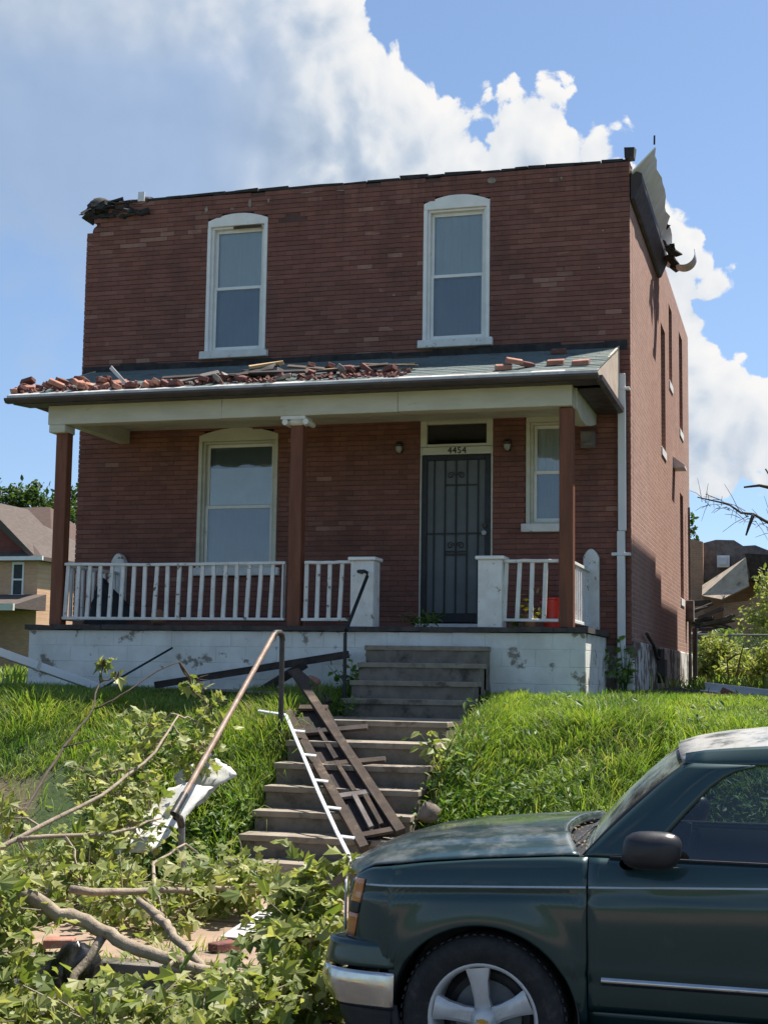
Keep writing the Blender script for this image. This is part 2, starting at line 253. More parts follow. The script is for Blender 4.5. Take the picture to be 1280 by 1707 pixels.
# ------------------------------------------------------------------ mesh helpers
class MB:
    def __init__(s): s.v = []; s.f = []; s.mi = []
    def add(s, vs, fs, mi=0):
        k = len(s.v); s.v += [tuple(v) for v in vs]; s.f += [tuple(i + k for i in f) for f in fs]; s.mi += [mi] * len(fs); return s
    def box(s, x0, x1, y0, y1, z0, z1, M=None, mi=0, jit=0.0):
        vs = [Vector((x, y, z)) for z in (z0, z1) for y in (y0, y1) for x in (x0, x1)]
        if jit: vs = [v + Vector((random.uniform(-jit, jit), random.uniform(-jit, jit), random.uniform(-jit, jit))) for v in vs]
        if M is not None: vs = [M @ v for v in vs]
        return s.add(vs, [(0, 2, 3, 1), (4, 5, 7, 6), (0, 1, 5, 4), (2, 6, 7, 3), (0, 4, 6, 2), (1, 3, 7, 5)], mi)
    def bar(s, a, b, w, h, up=(0, 0, 1), mi=0, jit=0.0):
        a = Vector(a); b = Vector(b); d = (b - a); L = d.length; d.normalize(); u = Vector(up); r = d.cross(u)
        if r.length < 1e-4: r = d.cross(Vector((1, 0, 0)))
        r.normalize(); u = r.cross(d)
        M = Matrix((( d.x, r.x, u.x, a.x), (d.y, r.y, u.y, a.y), (d.z, r.z, u.z, a.z), (0, 0, 0, 1)))
        return s.box(0, L, -w / 2, w / 2, -h / 2, h / 2, M, mi, jit)
    def tube(s, pts, rad, n=8, caps=True, mi=0):
        pts = [Vector(p) for p in pts]; k0 = len(s.v); m = len(pts); rad = rad if hasattr(rad, '__len__') else [rad] * m
        ref = Vector((0, 0, 1)); vs = []
        for i, p in enumerate(pts):
            d = (pts[min(i + 1, m - 1)] - pts[max(i - 1, 0)]).normalized(); r = d.cross(ref)
            if r.length < 0.05: r = d.cross(Vector((0, 1, 0)))
            r.normalize(); u = r.cross(d); 
            for j in range(n):
                a = 2 * math.pi * j / n; vs.append(p + (r * math.cos(a) + u * math.sin(a)) * rad[i])
        fs = [(i * n + j, i * n + (j + 1) % n, (i + 1) * n + (j + 1) % n, (i + 1) * n + j) for i in range(m - 1) for j in range(n)]
        if caps: fs += [tuple(range(n - 1, -1, -1)), tuple((m - 1) * n + j for j in range(n))]
        return s.add(vs, fs, mi)
    def prism(s, poly, axis, a, b, mi=0):
        """poly: 2D outline; extruded along axis 'x','y','z' from a to b"""
        n = len(poly); mk = {'x': lambda u, v, t: (t, u, v), 'y': lambda u, v, t: (u, t, v), 'z': lambda u, v, t: (u, v, t)}[axis]
        vs = [mk(u, v, a) for u, v in poly] + [mk(u, v, b) for u, v in poly]
        return s.add(vs, [tuple(range(n)), tuple(range(2 * n - 1, n - 1, -1))] + [(i, i + n, (i + 1) % n + n, (i + 1) % n) for i in range(n)], mi)
    def lathe(s, prof, o=(0, 0, 0), n=20, mi=0):
        o = Vector(o); m = len(prof); vs = [o + Vector((r * math.cos(2 * math.pi * j / n), r * math.sin(2 * math.pi * j / n), z)) for r, z in prof for j in range(n)]
        fs = [(i * n + j, i * n + (j + 1) % n, (i + 1) * n + (j + 1) % n, (i + 1) * n + j) for i in range(m - 1) for j in range(n)]
        return s.add(vs, fs + [tuple(range(n - 1, -1, -1)), tuple((m - 1) * n + j for j in range(n))], mi)
    def build(s, name, mats, parent=None, smooth=False, bevel=0.0, seg=1, recalc=True):
        me = bpy.data.meshes.new(name); me.from_pydata(s.v, [], s.f)
        for m in (mats if isinstance(mats, (list, tuple)) else [mats]): me.materials.append(MATS[m] if isinstance(m, str) else m)
        if len(me.materials) > 1: me.polygons.foreach_set('material_index', s.mi)
        if recalc:
            bm = bmesh.new(); bm.from_mesh(me); bmesh.ops.recalc_face_normals(bm, faces=bm.faces); bm.to_mesh(me); bm.free()
        me.update()
        o = bpy.data.objects.new(name, me); C.objects.link(o)
        if parent: o.parent = parent; o.matrix_parent_inverse = Matrix.Translation(-parent_loc(parent))
        if smooth:
            me.polygons.foreach_set('use_smooth', [True] * len(me.polygons))
            if smooth != 'all': me.set_sharp_from_angle(angle=R(38))
        if bevel:
            b = o.modifiers.new('bevel', 'BEVEL'); b.width = bevel; b.segments = seg; b.limit_method = 'ANGLE'; b.angle_limit = R(40)
        return o
def parent_loc(p): return Vector(p.location)   # parts are built in place, so only a thing's own origin counts
def thing(name, label, cat, loc=(0, 0, 0), group=None):
    o = bpy.data.objects.new(name, None); C.objects.link(o); o.location = loc; o.empty_display_size = 0.2
    return tag(o, label, cat, group)
def tag(o, label=None, cat=None, group=None, kind=None):
    if label: o['label'] = label
    if cat: o['category'] = cat
    if group: o['group'] = group
    if kind: o['kind'] = kind
    return o
def arch(x0, x1, zs, rise, n=10):
    """points of a segmental arch from x1 back to x0 at springing zs"""
    return [(x1 + (x0 - x1) * i / n, zs + rise * (1 - (2 * i / n - 1) ** 2)) for i in range(n + 1)]

# ------------------------------------------------------------------ ground
def smooth(t): t = max(0.0, min(1.0, t)); return t * t * (3 - 2 * t)
def hash2(x, y): return math.sin(x * 1.7 + 0.6 * math.sin(y * 2.3)) * math.cos(y * 1.9 + 0.8 * math.sin(x * 1.1))
def ground_z(x, y, steps=True):
    if y < -9.75: return -0.12
    right = smooth((x - 5.7) / 1.2)
    crest = -3.55 - 0.25 * right; toe = -6.35 - 0.15 * (1 - right)
    flat = 1.79 + 0.015 * hash2(x, y) - 0.17 * smooth((-2.0 - y) / 1.9)
    if y > crest: z = flat
    else:
        t = (crest - y) / (crest - toe); q = t * (0.55 + 0.45 * t) if t < 0.5 else t * (0.55 + 0.45 * t) ; z = flat - (flat - 0.12) * smooth(0.10 + 0.90 * t * (0.6 + 0.4 * t)) + (flat - 0.12) * smooth(0.10) * (1 - min(t, 1)) if t < 1.0 else 0.12
        if 0 < t < 1: z += 0.06 * hash2(x * 1.3, y * 2) * math.sin(math.pi * t)
    if y < toe: z = 0.10
    if steps and 4.75 < x < 6.7 and -6.6 < y < -2.0:
        zz = stair_z(y) - 0.35; k = min(smooth((x - 4.75) / 0.3), smooth((6.7 - x) / 0.22)); z = z + (min(z, zz) - z) * k
    return z
TREADS = [(2.36, -2.24), (2.157, -2.52), (1.95, -2.80), (1.75, -3.12), (1.55, -4.24), (1.352, -4.74), (1.148, -5.06), (0.945, -5.34), (0.737, -5.62), (0.55, -5.96), (0.345, -6.25)]
def stair_z(y):
    for z, f in TREADS:
        if y > f: return z
    return 0.15
xs = np.concatenate([np.linspace(-400, -30, 12), np.linspace(-20, -4, 12), np.linspace(-3, 14, 120), np.linspace(16, 40, 12), np.linspace(60, 400, 10)])
ys = np.concatenate([np.linspace(-9.7, 3, 110), np.linspace(4, 60, 20), np.linspace(80, 900, 12)])
mb = MB(); vs = [(x, y, ground_z(x, y)) for y in ys for x in xs]; nx = len(xs)
mb.add(vs, [(j * nx + i, j * nx + i + 1, (j + 1) * nx + i + 1, (j + 1) * nx + i) for j in range(len(ys) - 1) for i in range(nx - 1)])
m = bpy.data.materials.new('soil'); m.use_nodes = True; N = NT(m.node_tree); b = N.n['Principled BSDF']; pos = N.new('ShaderNodeNewGeometry').outputs['Position']
soil = N.mix(N.noise(pos, 5, 6, 0.65), (0.10, 0.065, 0.04), (0.27, 0.185, 0.115)); grn = N.mix(N.noise(pos, 9, 4), (0.02, 0.04, 0.01), (0.05, 0.085, 0.02))
lx, ly, lz = N.sep(pos)
bare = N.math('MULTIPLY', N.mapr(N.math('ADD', lx, N.math('MULTIPLY', N.noise(pos, 1.5, 3), 1.2)), 2.4, 3.4, 1.0, 0.0), N.mapr(N.math('ADD', ly, N.math('MULTIPLY', N.noise(pos, 2.2, 3), 1.0)), -4.9, -4.2, 1.0, 0.0))
N.l.new(N.mix(N.math('MAXIMUM', bare, N.mapr(ly, -6.6, -6.4, 1.0, 0.0)), grn, soil), b.inputs['Base Color']); b.inputs['Roughness'].default_value = 0.95
bn = N.new('ShaderNodeBump'); bn.inputs['Strength'].default_value = 0.8; bn.inputs['Distance'].default_value = 0.03; N.l.new(N.noise(pos, 14, 6, 0.65), bn.inputs['Height']); N.l.new(bn.outputs[0], b.inputs['Normal'])
MATS['soil'] = m
tag(mb.build('ground', 'soil', smooth='all'), kind='structure')
# street, kerb, pavement
mat('asphalt', (0.055, 0.054, 0.052), (0.04, 0.04, 0.04), 3, 0.9, 0.6, 120, stain=(0.09, 0.085, 0.08), sscale=1.2)
tag(MB().add([(-400, -17.2, 0), (400, -17.2, 0), (400, -9.72, 0), (-400, -9.72, 0)], [(0, 1, 2, 3)]).build('road', 'asphalt'), kind='structure')
mat('verge_grass', (0.07, 0.12, 0.03), (0.11, 0.15, 0.05), 5, 0.95)
tag(MB().box(-400, 400, -21.0, -17.2, -0.1, 0.13).build('far_pavement', 'concrete_light'), kind='structure')
tag(MB().add([(-400, -400, 0.12), (400, -400, 0.12), (400, -21.0, 0.12), (-400, -21.0, 0.12)], [(0, 1, 2, 3)]).build('far_ground', 'verge_grass'), kind='structure')
kerb = MB()
for k in range(-8, 14): kerb.box(k * 2.4 + 0.006, k * 2.4 + 2.394, -9.74, -9.58, -0.1, 0.135)
tag(kerb.build('kerb', 'concrete', bevel=0.015, seg=2), kind='structure')
pv = bpy.data.objects.new('pavement', None); C.objects.link(pv); tag(pv, kind='structure')
for k in range(-6, 12):
    for ya, yb in ((-8.02, -6.5), (-9.57, -8.03)):
        t = random.uniform(-0.012, 0.012)
        MB().box(k * 1.5 + 0.006, k * 1.5 + 1.494, ya, yb, 0.03, 0.145 + t, jit=0.006).build('slab', 'concrete_light', pv, bevel=0.012)

# ------------------------------------------------------------------ the brick house
HW, HD, HT = 7.9, 10.5, 8.86
house = thing('brick_house', 'two-storey dark red brick house with torn parapet and white porch in front', 'house')
OPEN = [(1.91, 2.83, 6.42, 8.44, 0.10), (5.10, 6.03, 6.42, 8.45, 0.11), (1.87, 3.06, 3.35, 5.33, 0.11), (6.53, 7.12, 3.90, 5.45, 0.08), (5.09, 6.09, 2.50, 5.46, 0.09)]
def grid_wall(mb, us, zs, inside, put):
    for i in range(len(us) - 1):
        for j in range(len(zs) - 1):
            if not inside((us[i] + us[i + 1]) / 2, (zs[j] + zs[j + 1]) / 2): put(us[i], us[i + 1], zs[j], zs[j + 1])
us = sorted({0.012, 0.35, HW - 0.012, *[o[0] for o in OPEN], *[o[1] for o in OPEN]}); zs = sorted({1.5, 8.36, HT - 0.05, *[o[2] for o in OPEN], *[o[3] + o[4] for o in OPEN]})
mb = MB(); grid_wall(mb, us, zs, lambda u, z: (u < 0.35 and z > 8.36) or any(a < u < b and c < z < d + r for a, b, c, d, r in OPEN), lambda a, b, c, d: mb.box(a, b, 0.0, 0.3, c, d))
fw = mb.build('front_wall', 'mortar', house)
# bricks of the front: each a block standing 8 to 12 mm proud of the joints
def cut(ints, a, b):
    out = []
    for p, q in ints:
        if b <= p or a >= q: out.append((p, q)); continue
        if a > p: out.append((p, a))
        if b < q: out.append((b, q))
    return out
bricks = []; rows = int((HT - BZ0) / BH)
for r in range(rows):
    z0 = BZ0 + r * BH + 0.0045; z1 = z0 + BH - 0.009; zm = (z0 + z1) / 2; off = 0.5 * (r % 2)
    for i in range(0, 39):
        a = max((i - off) * BW + 0.001, 0.0); b_ = min((i + 1 - off) * BW - 0.001, HW)
        if b_ - a < 0.03: continue
        xm = (a + b_) / 2
        if xm < 0.16 and z0 > 8.36 + 0.05 * ((r * 7) % 3): continue
        if xm < 0.34 and z0 > 8.58: continue
        if z0 > HT - 0.15 and random.random() < (0.30 if z0 > HT - 0.08 else 0.10): continue
        if 3.0 < xm < 3.35 and 8.30 < z0 < 8.42: continue
        ints = [(a, b_)]
        for (p, q, c, d, rr) in OPEN:
            if z1 < c or z0 > d + rr: continue
            if zm <= d: ints = cut(ints, p, q)
            else:
                h = math.sqrt(max(0, 1 - (zm - d) / rr)) * (q - p) / 2; ints = cut(ints, (p + q) / 2 - h, (p + q) / 2 + h)
        for (p, q) in ints:
            if q - p > 0.025: bricks.append((p, q, z0, z1))
full = [k for k in bricks if abs(k[1] - k[0] - (BW - 0.002)) < 1e-3 and k[2] > 6.45 and k[0] > 3.0]
full.sort(key=lambda k: (k[0] - 9.9) ** 2 + (k[2] - 2.05) ** 2)
solo = set(full[:300]); rest = MB()
proto = MB().box(-(BW - 0.002) / 2, (BW - 0.002) / 2, -0.011, 0.05, -(BH - 0.009) / 2, (BH - 0.009) / 2).build('brick', 'front_brick', fw)
first = True
for k in bricks:
    p, q, z0, z1 = k; j = random.uniform(-0.0025, 0.0025)
    if k in solo:
        o = proto if first else proto.copy()
        if not first: C.objects.link(o)
        first = False; o.location = ((p + q) / 2, j, (z0 + z1) / 2)
    else: rest.box(p, q, -0.011 + j, 0.05 if p > 0.02 else 0.12, z0, z1, jit=0.0012)
tag(rest.build('brickwork', 'front_brick', fw, recalc=False), kind='stuff')
# side, rear and left walls
SOPEN = [(4.42, 5.2, 5.70, 7.72), (5.95, 6.6, 7.08, 8.42), (8.15, 8.95, 6.62, 8.45), (8.1, 8.85, 3.48, 5.42)]
us = sorted({0.3, HD, *[o[0] for o in SOPEN], *[o[1] for o in SOPEN]}); zs = sorted({2.5, HT, *[o[2] for o in SOPEN], *[o[3] for o in SOPEN]})
mb = MB(); grid_wall(mb, us, zs, lambda u, z: any(a < u < b and c < z < d for a, b, c, d in SOPEN), lambda a, b, c, d: mb.box(HW - 0.3, HW, a, b, c, d))
mb.box(HW - 0.3, HW - 0.002, 0.012, 0.3, 2.5, HT - 0.12)
sw = mb.build('side_wall', 'side_brick', house)
mb = MB()
ragged = [(0.02, 2.5), (HD, 2.5), (HD, 8.8), (5, 8.75), (2.5, 8.62), (1.3, 8.55), (0.9, 8.30), (0.5, 8.30), (0.02, 8.22)]
mb.prism(ragged, 'x', 0.0, 0.3)
mb.build('side_wall', 'left_brick', house)
MB().box(0.3, HW - 0.3, HD - 0.3, HD, 1.5, 8.7).build('rear_wall', 'left_brick', house)
MB().box(0.25, HW - 0.28, 0.28, HD - 0.28, 8.35, 8.45).build('roof', 'flat_roof', house)
mb = MB(); mb.box(HW - 0.25, HW + 0.035, 0.05, HD + 0.02, 1.4, 2.5); mb.box(-0.02, 0.3, 0.02, HD, 1.4, 2.5); mb.box(0.3, HW - 0.25, 0.02, 0.3, 1.4, 2.44); mb.box(HW - 0.36, HW + 0.034, -0.02, 0.05, 1.4, 2.44)
mb.build('foundation', 'peeling', house, bevel=0.02, seg=2)
# coping: a thin tarred strip with breaks
mb = MB(); x = 0.5
while x < HW - 0.05:
    L = random.uniform(0.15, 0.6); e = min(x + L, HW); mb.box(x, e - 0.006, -0.014 + random.uniform(-.006, .02), 0.28, HT - 0.03, HT + 0.004 + random.uniform(-.012, .012), jit=0.009); x = e
mb.build('coping', 'tar', house)
for y0, y1, z0, z1 in SOPEN:
    w_ = MB().box(HW - 0.16, HW - 0.12, y0 + 0.02, y1 - 0.02, z0, z0 + 0.07).box(HW - 0.16, HW - 0.12, y0 + 0.02, y1 - 0.02, z1 - 0.07, z1 - 0.001).box(HW - 0.16, HW - 0.12, y0 + 0.02, y0 + 0.07, z0 + 0.07, z1 - 0.07).box(HW - 0.16, HW - 0.12, y1 - 0.07, y1 - 0.02, z0 + 0.07, z1 - 0.07).build('window', 'white_paint', house)
    MB().box(HW - 0.145, HW - 0.135, y0 + 0.07, y1 - 0.07, z0 + 0.07, z1 - 0.07).build('pane', 'dark_glass', w_)
    MB().box(HW - 0.29, HW - 0.22, y0, y1, z0, z1).build('blind', 'room_dark', w_)
    MB().box(HW - 0.14, HW + 0.018, y0 - 0.02, y1 + 0.02, z0 - 0.14, z0 - 0.002).build('sill', 'white_paint', w_, bevel=0.008)
mb = MB().prism([(HW, 5.86), (HW + 0.2, 5.70), (HW + 0.2, 5.66), (HW, 5.66)], 'y', 6.6, 7.1); mb.build('vent_hood', 'alu_white', house)
MB().box(HW, HW + 0.14, 9.35, 9.62, 3.1, 3.5).tube([(HW + 0.06, 9.5, 3.5), (HW + 0.06, 9.5, 5.3)], 0.025).tube([(HW + 0.06, 9.5, 3.1), (HW + 0.06, 9.5, 1.9)], 0.03).build('meter_box', 'grey_board', house, bevel=0.01)
MB().tube([(HW + 0.10, 10.3, 1.85), (HW + 0.10, 10.3, 3.0)], 0.05).build('drain_pipe', 'dark_trim', house)
mb = MB(); mb.tube([(HW + 0.07, 1.2, 2.62), (HW + 0.07, 2.1, 2.50), (HW + 0.07, 2.7, 2.32), (HW + 0.07, 3.4, 2.30)], 0.025); mb.tube([(HW + 0.09, 3.1, 2.45), (HW + 0.09, 3.1, 1.95)], 0.05); mb.box(HW + 0.03, HW + 0.16, 2.95, 3.3, 2.05, 2.3)
mb.build('gas_pipe', 'dark_trim', house)

def window(x0, x1, zb, zs, rise, rail, style, sx=0.05):
    zt = zs + rise; fwid = 0.055; head = zs - 0.085
    mb = MB(); mb.prism([(x0 + 0.003, head)] + [(x1 - 0.003, head)] + arch(x0 + 0.003, x1 - 0.003, zs, rise - 0.004), 'y', -0.012, 0.06)
    mb.box(x0 + 0.003, x0 + fwid, -0.018, 0.06, zb + 0.11, head - 0.001); mb.box(x1 - fwid, x1 - 0.003, -0.018, 0.06, zb + 0.11, head - 0.001)
    w_ = mb.build('window', 'cream_paint' if style == 'porch' else 'white_paint', house, bevel=0.005)
    mb = MB(); a, b = x0 + fwid, x1 - fwid; zb2 = zb + 0.112
    mb.box(a, a + 0.035, 0.03, 0.14, zb2, head - 0.03); mb.box(b - 0.035, b, 0.03, 0.14, zb2, head - 0.03); mb.box(a, b, 0.03, 0.14, head - 0.031, head - 0.002); mb.box(a + 0.035, b - 0.035, 0.03, 0.14, zb2, zb2 + 0.03)
    mb.build('jamb', 'cream_paint' if style == 'porch' else 'white_paint', w_, bevel=0.003)
    ga, gb, gt, gl = a + 0.035, b - 0.035, head - 0.031, zb2 + 0.03
    for nm, z0, z1, y in (('upper_sash', rail, gt, 0.105), ('lower_sash', gl, rail + 0.045, 0.075)):
        s_ = MB().box(ga, ga + 0.042, y, y + 0.028, z0, z1).box(gb - 0.042, gb, y, y + 0.028, z0, z1).box(ga + 0.042, gb - 0.042, y, y + 0.028, z1 - 0.045, z1).box(ga + 0.042, gb - 0.042, y, y + 0.028, z0, z0 + 0.05).build('sash', 'white_paint', w_, bevel=0.004)
        MB().box(ga + 0.042, gb - 0.042, y + 0.010, y + 0.016, z0 + 0.05, z1 - 0.045).build('pane', 'window_glass', w_)
    if style == 'porch_paper':
        pass
    def curtain(z0, z1, y, amp, m, per):
        n = 40; mb = MB(); k = random.uniform(0, 6)
        vs = [(ga + (gb - ga) * i / n, y + amp * math.sin(per * i / n + k) * (1.0 - 0.35 * q) + amp * 0.6 * math.sin(per * 2.3 * i / n + 2 * k), z0 + (z1 - z0) * q) for i in range(n + 1) for q in (0, 0.5, 1)]
        mb.add(vs, [(i * 3 + q, i * 3 + 3 + q, i * 3 + 4 + q, i * 3 + 1 + q) for i in range(n) for q in (0, 1)]); return mb.build('curtain', m, w_, smooth='all')
    curtain(rail, gt, 0.152, 0.009, 'blind', random.uniform(22, 34)); curtain(gl, rail - 0.001, 0.140, 0.008, 'blind_screened', random.uniform(20, 30))
    MB().box(a, b, 0.2, 0.29, zb2, head).build('backing', 'room_dark', w_)
    MB().box(x0 - sx, x1 + sx, -0.085, 0.03, zb + 0.001, zb + 0.110, jit=0.003).build('sill', 'worn_white', w_, bevel=0.008)
    return w_, (ga, gb, gl, gt)
w1, _ = window(1.91, 2.83, 6.42, 8.44, 0.10, 7.44, 'upper')
MB().box(2.3, 2.72, 0.005, 0.028, 8.31, 8.345).build('torn_trim', 'old_wood', w1)
w2, _ = window(5.10, 6.03, 6.42, 8.45, 0.11, 7.42, 'upper')
w3, g3 = window(1.87, 3.06, 3.35, 5.33, 0.11, 4.30, 'porch', 0.06)
for o in w3.children:
    if o.name.startswith('curtain'): o.data.materials[0] = MATS['blind_screened']
MB().box(g3[0] + 0.01, g3[1] - 0.01, 0.1345, 0.137, 4.36, 4.88).build('paper_sheet', 'paper', w3)
MB().box(2.55, 2.78, 0.1325, 0.134, 4.40, 4.52).build('paper_label', 'white_paint', w3)
w4, _ = window(6.53, 7.12, 3.90, 5.45, 0.08, 4.68, 'porch', 0.05)
# door with transom and number board
X0, X1 = 5.09, 6.09
mb = MB().prism([(X0 + 0.003, 5.42), (X1 - 0.003, 5.42)] + arch(X0 + 0.003, X1 - 0.003, 5.46, 0.085), 'y', -0.006, 0.08)
mb.box(X0 + 0.003, X0 + 0.09, -0.012, 0.1, 5.075, 5.419).box(X1 - 0.09, X1 - 0.003, -0.012, 0.1, 5.075, 5.419).box(X0 + 0.003, X0 + 0.028, -0.012, 0.1, 2.70, 5.073).box(X1 - 0.028, X1 - 0.003, -0.012, 0.1, 2.70, 5.073)
mb.box(X0 + 0.09, X1 - 0.09, -0.004, 0.1, 5.38, 5.419).box(X0 + 0.09, X1 - 0.09, -0.004, 0.1, 5.075, 5.11)
tr = mb.build('transom', 'cream_paint', house, bevel=0.005)
MB().box(X0 + 0.09, X1 - 0.09, 0.05, 0.056, 5.11, 5.38).build('pane', 'dark_glass', tr)
MB().box(X0 + 0.05, X1 - 0.05, 0.2, 0.28, 2.75, 5.4).build('backing', 'room_dark', tr)
MB().box(X0 + 0.03, X1 - 0.03, -0.014, 0.09, 4.965, 5.068).build('number_board', 'cream_paint', tr, bevel=0.004)
fc = bpy.data.curves.new('house_number', 'FONT'); fc.body = '4454'; fc.size = 0.125; fc.extrude = 0.004; fc.align_x = 'CENTER'; fc.align_y = 'CENTER'; fc.space_character = 1.05
fo = bpy.data.objects.new('house_number_curve', fc); C.objects.link(fo); bpy.context.view_layer.update()
me = bpy.data.meshes.new_from_object(fo.evaluated_get(bpy.context.evaluated_depsgraph_get())); bpy.data.objects.remove(fo)
me.materials.clear(); me.materials.append(MATS['black_ink'])
no = bpy.data.objects.new('house_number', me); C.objects.link(no); no.parent = tr; no.location = (5.60, -0.0205, 5.014); no.rotation_euler = (R(90), 0, 0)
mb = MB(); D0, D1, DZ, DT = X0 + 0.03, X1 - 0.03, 2.72, 4.955
mb.box(D0, D0 + 0.075, -0.02, 0.03, DZ, DT).box(D1 - 0.075, D1, -0.02, 0.03, DZ, DT).box(D0 + 0.075, D1 - 0.075, -0.02, 0.03, DT - 0.07, DT).box(D0 + 0.075, D1 - 0.075, -0.02, 0.03, DZ, DZ + 0.12)
door = mb.build('security_door', 'iron_bar', house, bevel=0.004)
mat('door_mesh', (0.11, 0.125, 0.13), (0.135, 0.15, 0.155), 3, 0.6)
MB().box(D0 + 0.075, D1 - 0.075, 0.012, 0.02, DZ + 0.12, DT - 0.07).build('mesh_panel', 'door_mesh', door)
for t in (0.12, 0.31, 0.5, 0.69, 0.88):
    x = D0 + 0.075 + t * (D1 - D0 - 0.15); MB().box(x - 0.008, x + 0.008, -0.014, 0.004, DZ + 0.12, DT - 0.07).build('bar', 'iron_bar', door)
for z, a, b in ((3.90, 0.0, 1.0), (3.62, 0.31, 0.69), (3.66, 0.31, 0.69), (4.55, 0.31, 0.88)):
    xa = D0 + 0.075 + a * (D1 - D0 - 0.15); xb = D0 + 0.075 + b * (D1 - D0 - 0.15); MB().box(xa, xb, -0.018, -0.004, z - 0.009, z + 0.009).build('bar', 'iron_bar', door)
for cx, cz, s in ((5.52, 4.68, 1), (5.66, 4.68, -1), (5.52, 3.74, 1), (5.66, 3.74, -1)):
    MB().tube([(cx + s * 0.05 * (1 - t / 26) * math.cos(t * 0.42), -0.012, cz + 0.05 * (1 - t / 26) * math.sin(t * 0.42)) for t in range(20)], 0.006, 5).build('scroll', 'iron_bar', door)
MB().tube([(5.985, -0.02, 4.0), (5.985, -0.06, 4.0)], 0.03, 10).build('lock', 'brass_lamp', door); MB().tube([(5.985, -0.02, 3.9), (5.985, -0.08, 3.9)], 0.032, 10).build('handle', 'lamp_glass', door)
MB().box(X0 - 0.02, X1 + 0.02, -0.12, 0.12, 2.58, 2.70).build('door_step', 'worn_white', house, bevel=0.01)
for x, z in ((4.81, 5.06), (6.29, 5.05)):
    f = MB().lathe([(0.05, -0.02), (0.055, 0.0), (0.02, 0.03)], (x, -0.07, z + 0.05), 12).box(x - 0.04, x + 0.04, -0.03, 0.0, z - 0.06, z + 0.1).build('wall_lamp', 'brass_lamp', house, smooth=True)
    MB().lathe([(0.02, -0.09), (0.045, -0.06), (0.045, -0.01)], (x, -0.07, z + 0.03), 12).build('shade', 'lamp_glass', f, smooth=True)
# downspout at the right corner
mb = MB().box(7.745, 7.845, -0.11, -0.035, 3.9, 5.95).box(7.73, 7.83, -0.108, -0.037, 1.80, 3.898)
ds = mb.build('downspout', 'alu_white', house, bevel=0.008)
for z in (3.6, 5.75): MB().box(7.66 if z < 4 else 7.79, 7.9, -0.118, -0.01, z - 0.02, z + 0.02).build('strap', 'alu_white', ds, bevel=0.006)
# torn roofing over the left corner
def rag(name, m, x0, x1, y0, y1, z0, z1, n, parent, seed, sz=(0.25, 0.2, 0.05)):
    rr = random.Random(seed); mb = MB()
    for k in range(n):
        t = rr.random(); c = Vector((x0 + (x1 - x0) * t, rr.uniform(y0, y1), z0 + (z1 - z0) * rr.random() * (1 - 0.75 * abs(2 * t - 0.7))))
        M = Matrix.Translation(c) @ Euler((rr.uniform(-.4, .4), rr.uniform(-.45, .45), rr.uniform(-.5, .5))).to_matrix().to_4x4()
        a, b, c_ = (s * rr.uniform(0.5, 1.2) / 2 for s in sz); mb.box(-a, a, -b, b, -c_, c_, M, jit=0.02)
    return mb.build(name, m, parent)
rag('torn_roofing', 'tar', 0.05, 0.95, -0.04, 0.3, 8.62, 8.92, 90, house, 3, (0.16, 0.16, 0.05)); house.children[-1]['kind'] = 'stuff'

rag('broken_masonry', 'front_brick', 0.10, 0.36, 0.06, 0.28, 8.3, 8.72, 44, house, 5, (0.2, 0.1, 0.06))
MB().box(0.56, 0.66, -0.07, -0.05, 8.83, 8.97, Matrix.Rotation(0.03, 4, 'Y')).build('metal_flake', 'alu_white', house)
# torn eave along the right side
mb = MB(); pr = []
for k in range(15):
    y = -0.06 + k * 0.29; t = k / 14; zo = 9.0 - 0.08 * t + random.uniform(-.035, .03); pr.append((Vector((7.93, y, 8.66 - 0.05 * t)), Vector((8.22 - 0.10 * t + random.uniform(-.035, .035), y, zo))))
for k in range(14):
    a, b = pr[k]; c, d = pr[k + 1]; u = Vector((0.012, 0, -0.014))
    mb.add([a, b, d, c, a + u, b + u, d + u, c + u], [(0, 1, 2, 3), (7, 6, 5, 4), (0, 4, 5, 1), (1, 5, 6, 2), (2, 6, 7, 3), (3, 7, 4, 0)])
ev = mb.build('torn_eave', 'white_paint', house)
mb = MB(); mb.prism([(7.905, 8.30), (7.96, 8.32), (8.06, 8.55), (8.06, 8.66), (7.905, 8.72)], 'y', 0.02, 3.95); mb.build('eave_board', 'dark_trim', ev, bevel=0.01)
mb = MB().tube([(8.232, -0.06, 9.0), (8.235, -0.065, 9.12)], 0.012, 6); mb.build('bent_spike', 'tar', ev); MB().box(7.84, 7.97, -0.05, 0.1, 8.86, 9.0, jit=0.015).build('bracket', 'tar', ev)
rag('splinters', 'tar', 8.0, 8.2, 3.2, 4.3, 8.5, 8.95, 14, ev, 9, (0.1, 0.5, 0.04))
mb = MB()
for (cx, cz, r0, a0, a1, y0, y1) in ((8.12, 8.72, 0.17, 1.6, 4.9, 3.75, 4.3), (8.30, 8.66, 0.19, 3.6, 6.6, 3.85, 4.25)):
    n = 12; pts = [(cx + r0 * math.cos(a0 + (a1 - a0) * k / n), cz + r0 * math.sin(a0 + (a1 - a0) * k / n)) for k in range(n + 1)]; pin = [(cx + (r0 - 0.008) * math.cos(a0 + (a1 - a0) * k / n), cz + (r0 - 0.008) * math.sin(a0 + (a1 - a0) * k / n)) for k in range(n + 1)]
    mb.prism(pts + pin[::-1], 'y', y0, y1)
mb.build('curled_gutter', 'alu_white', ev)
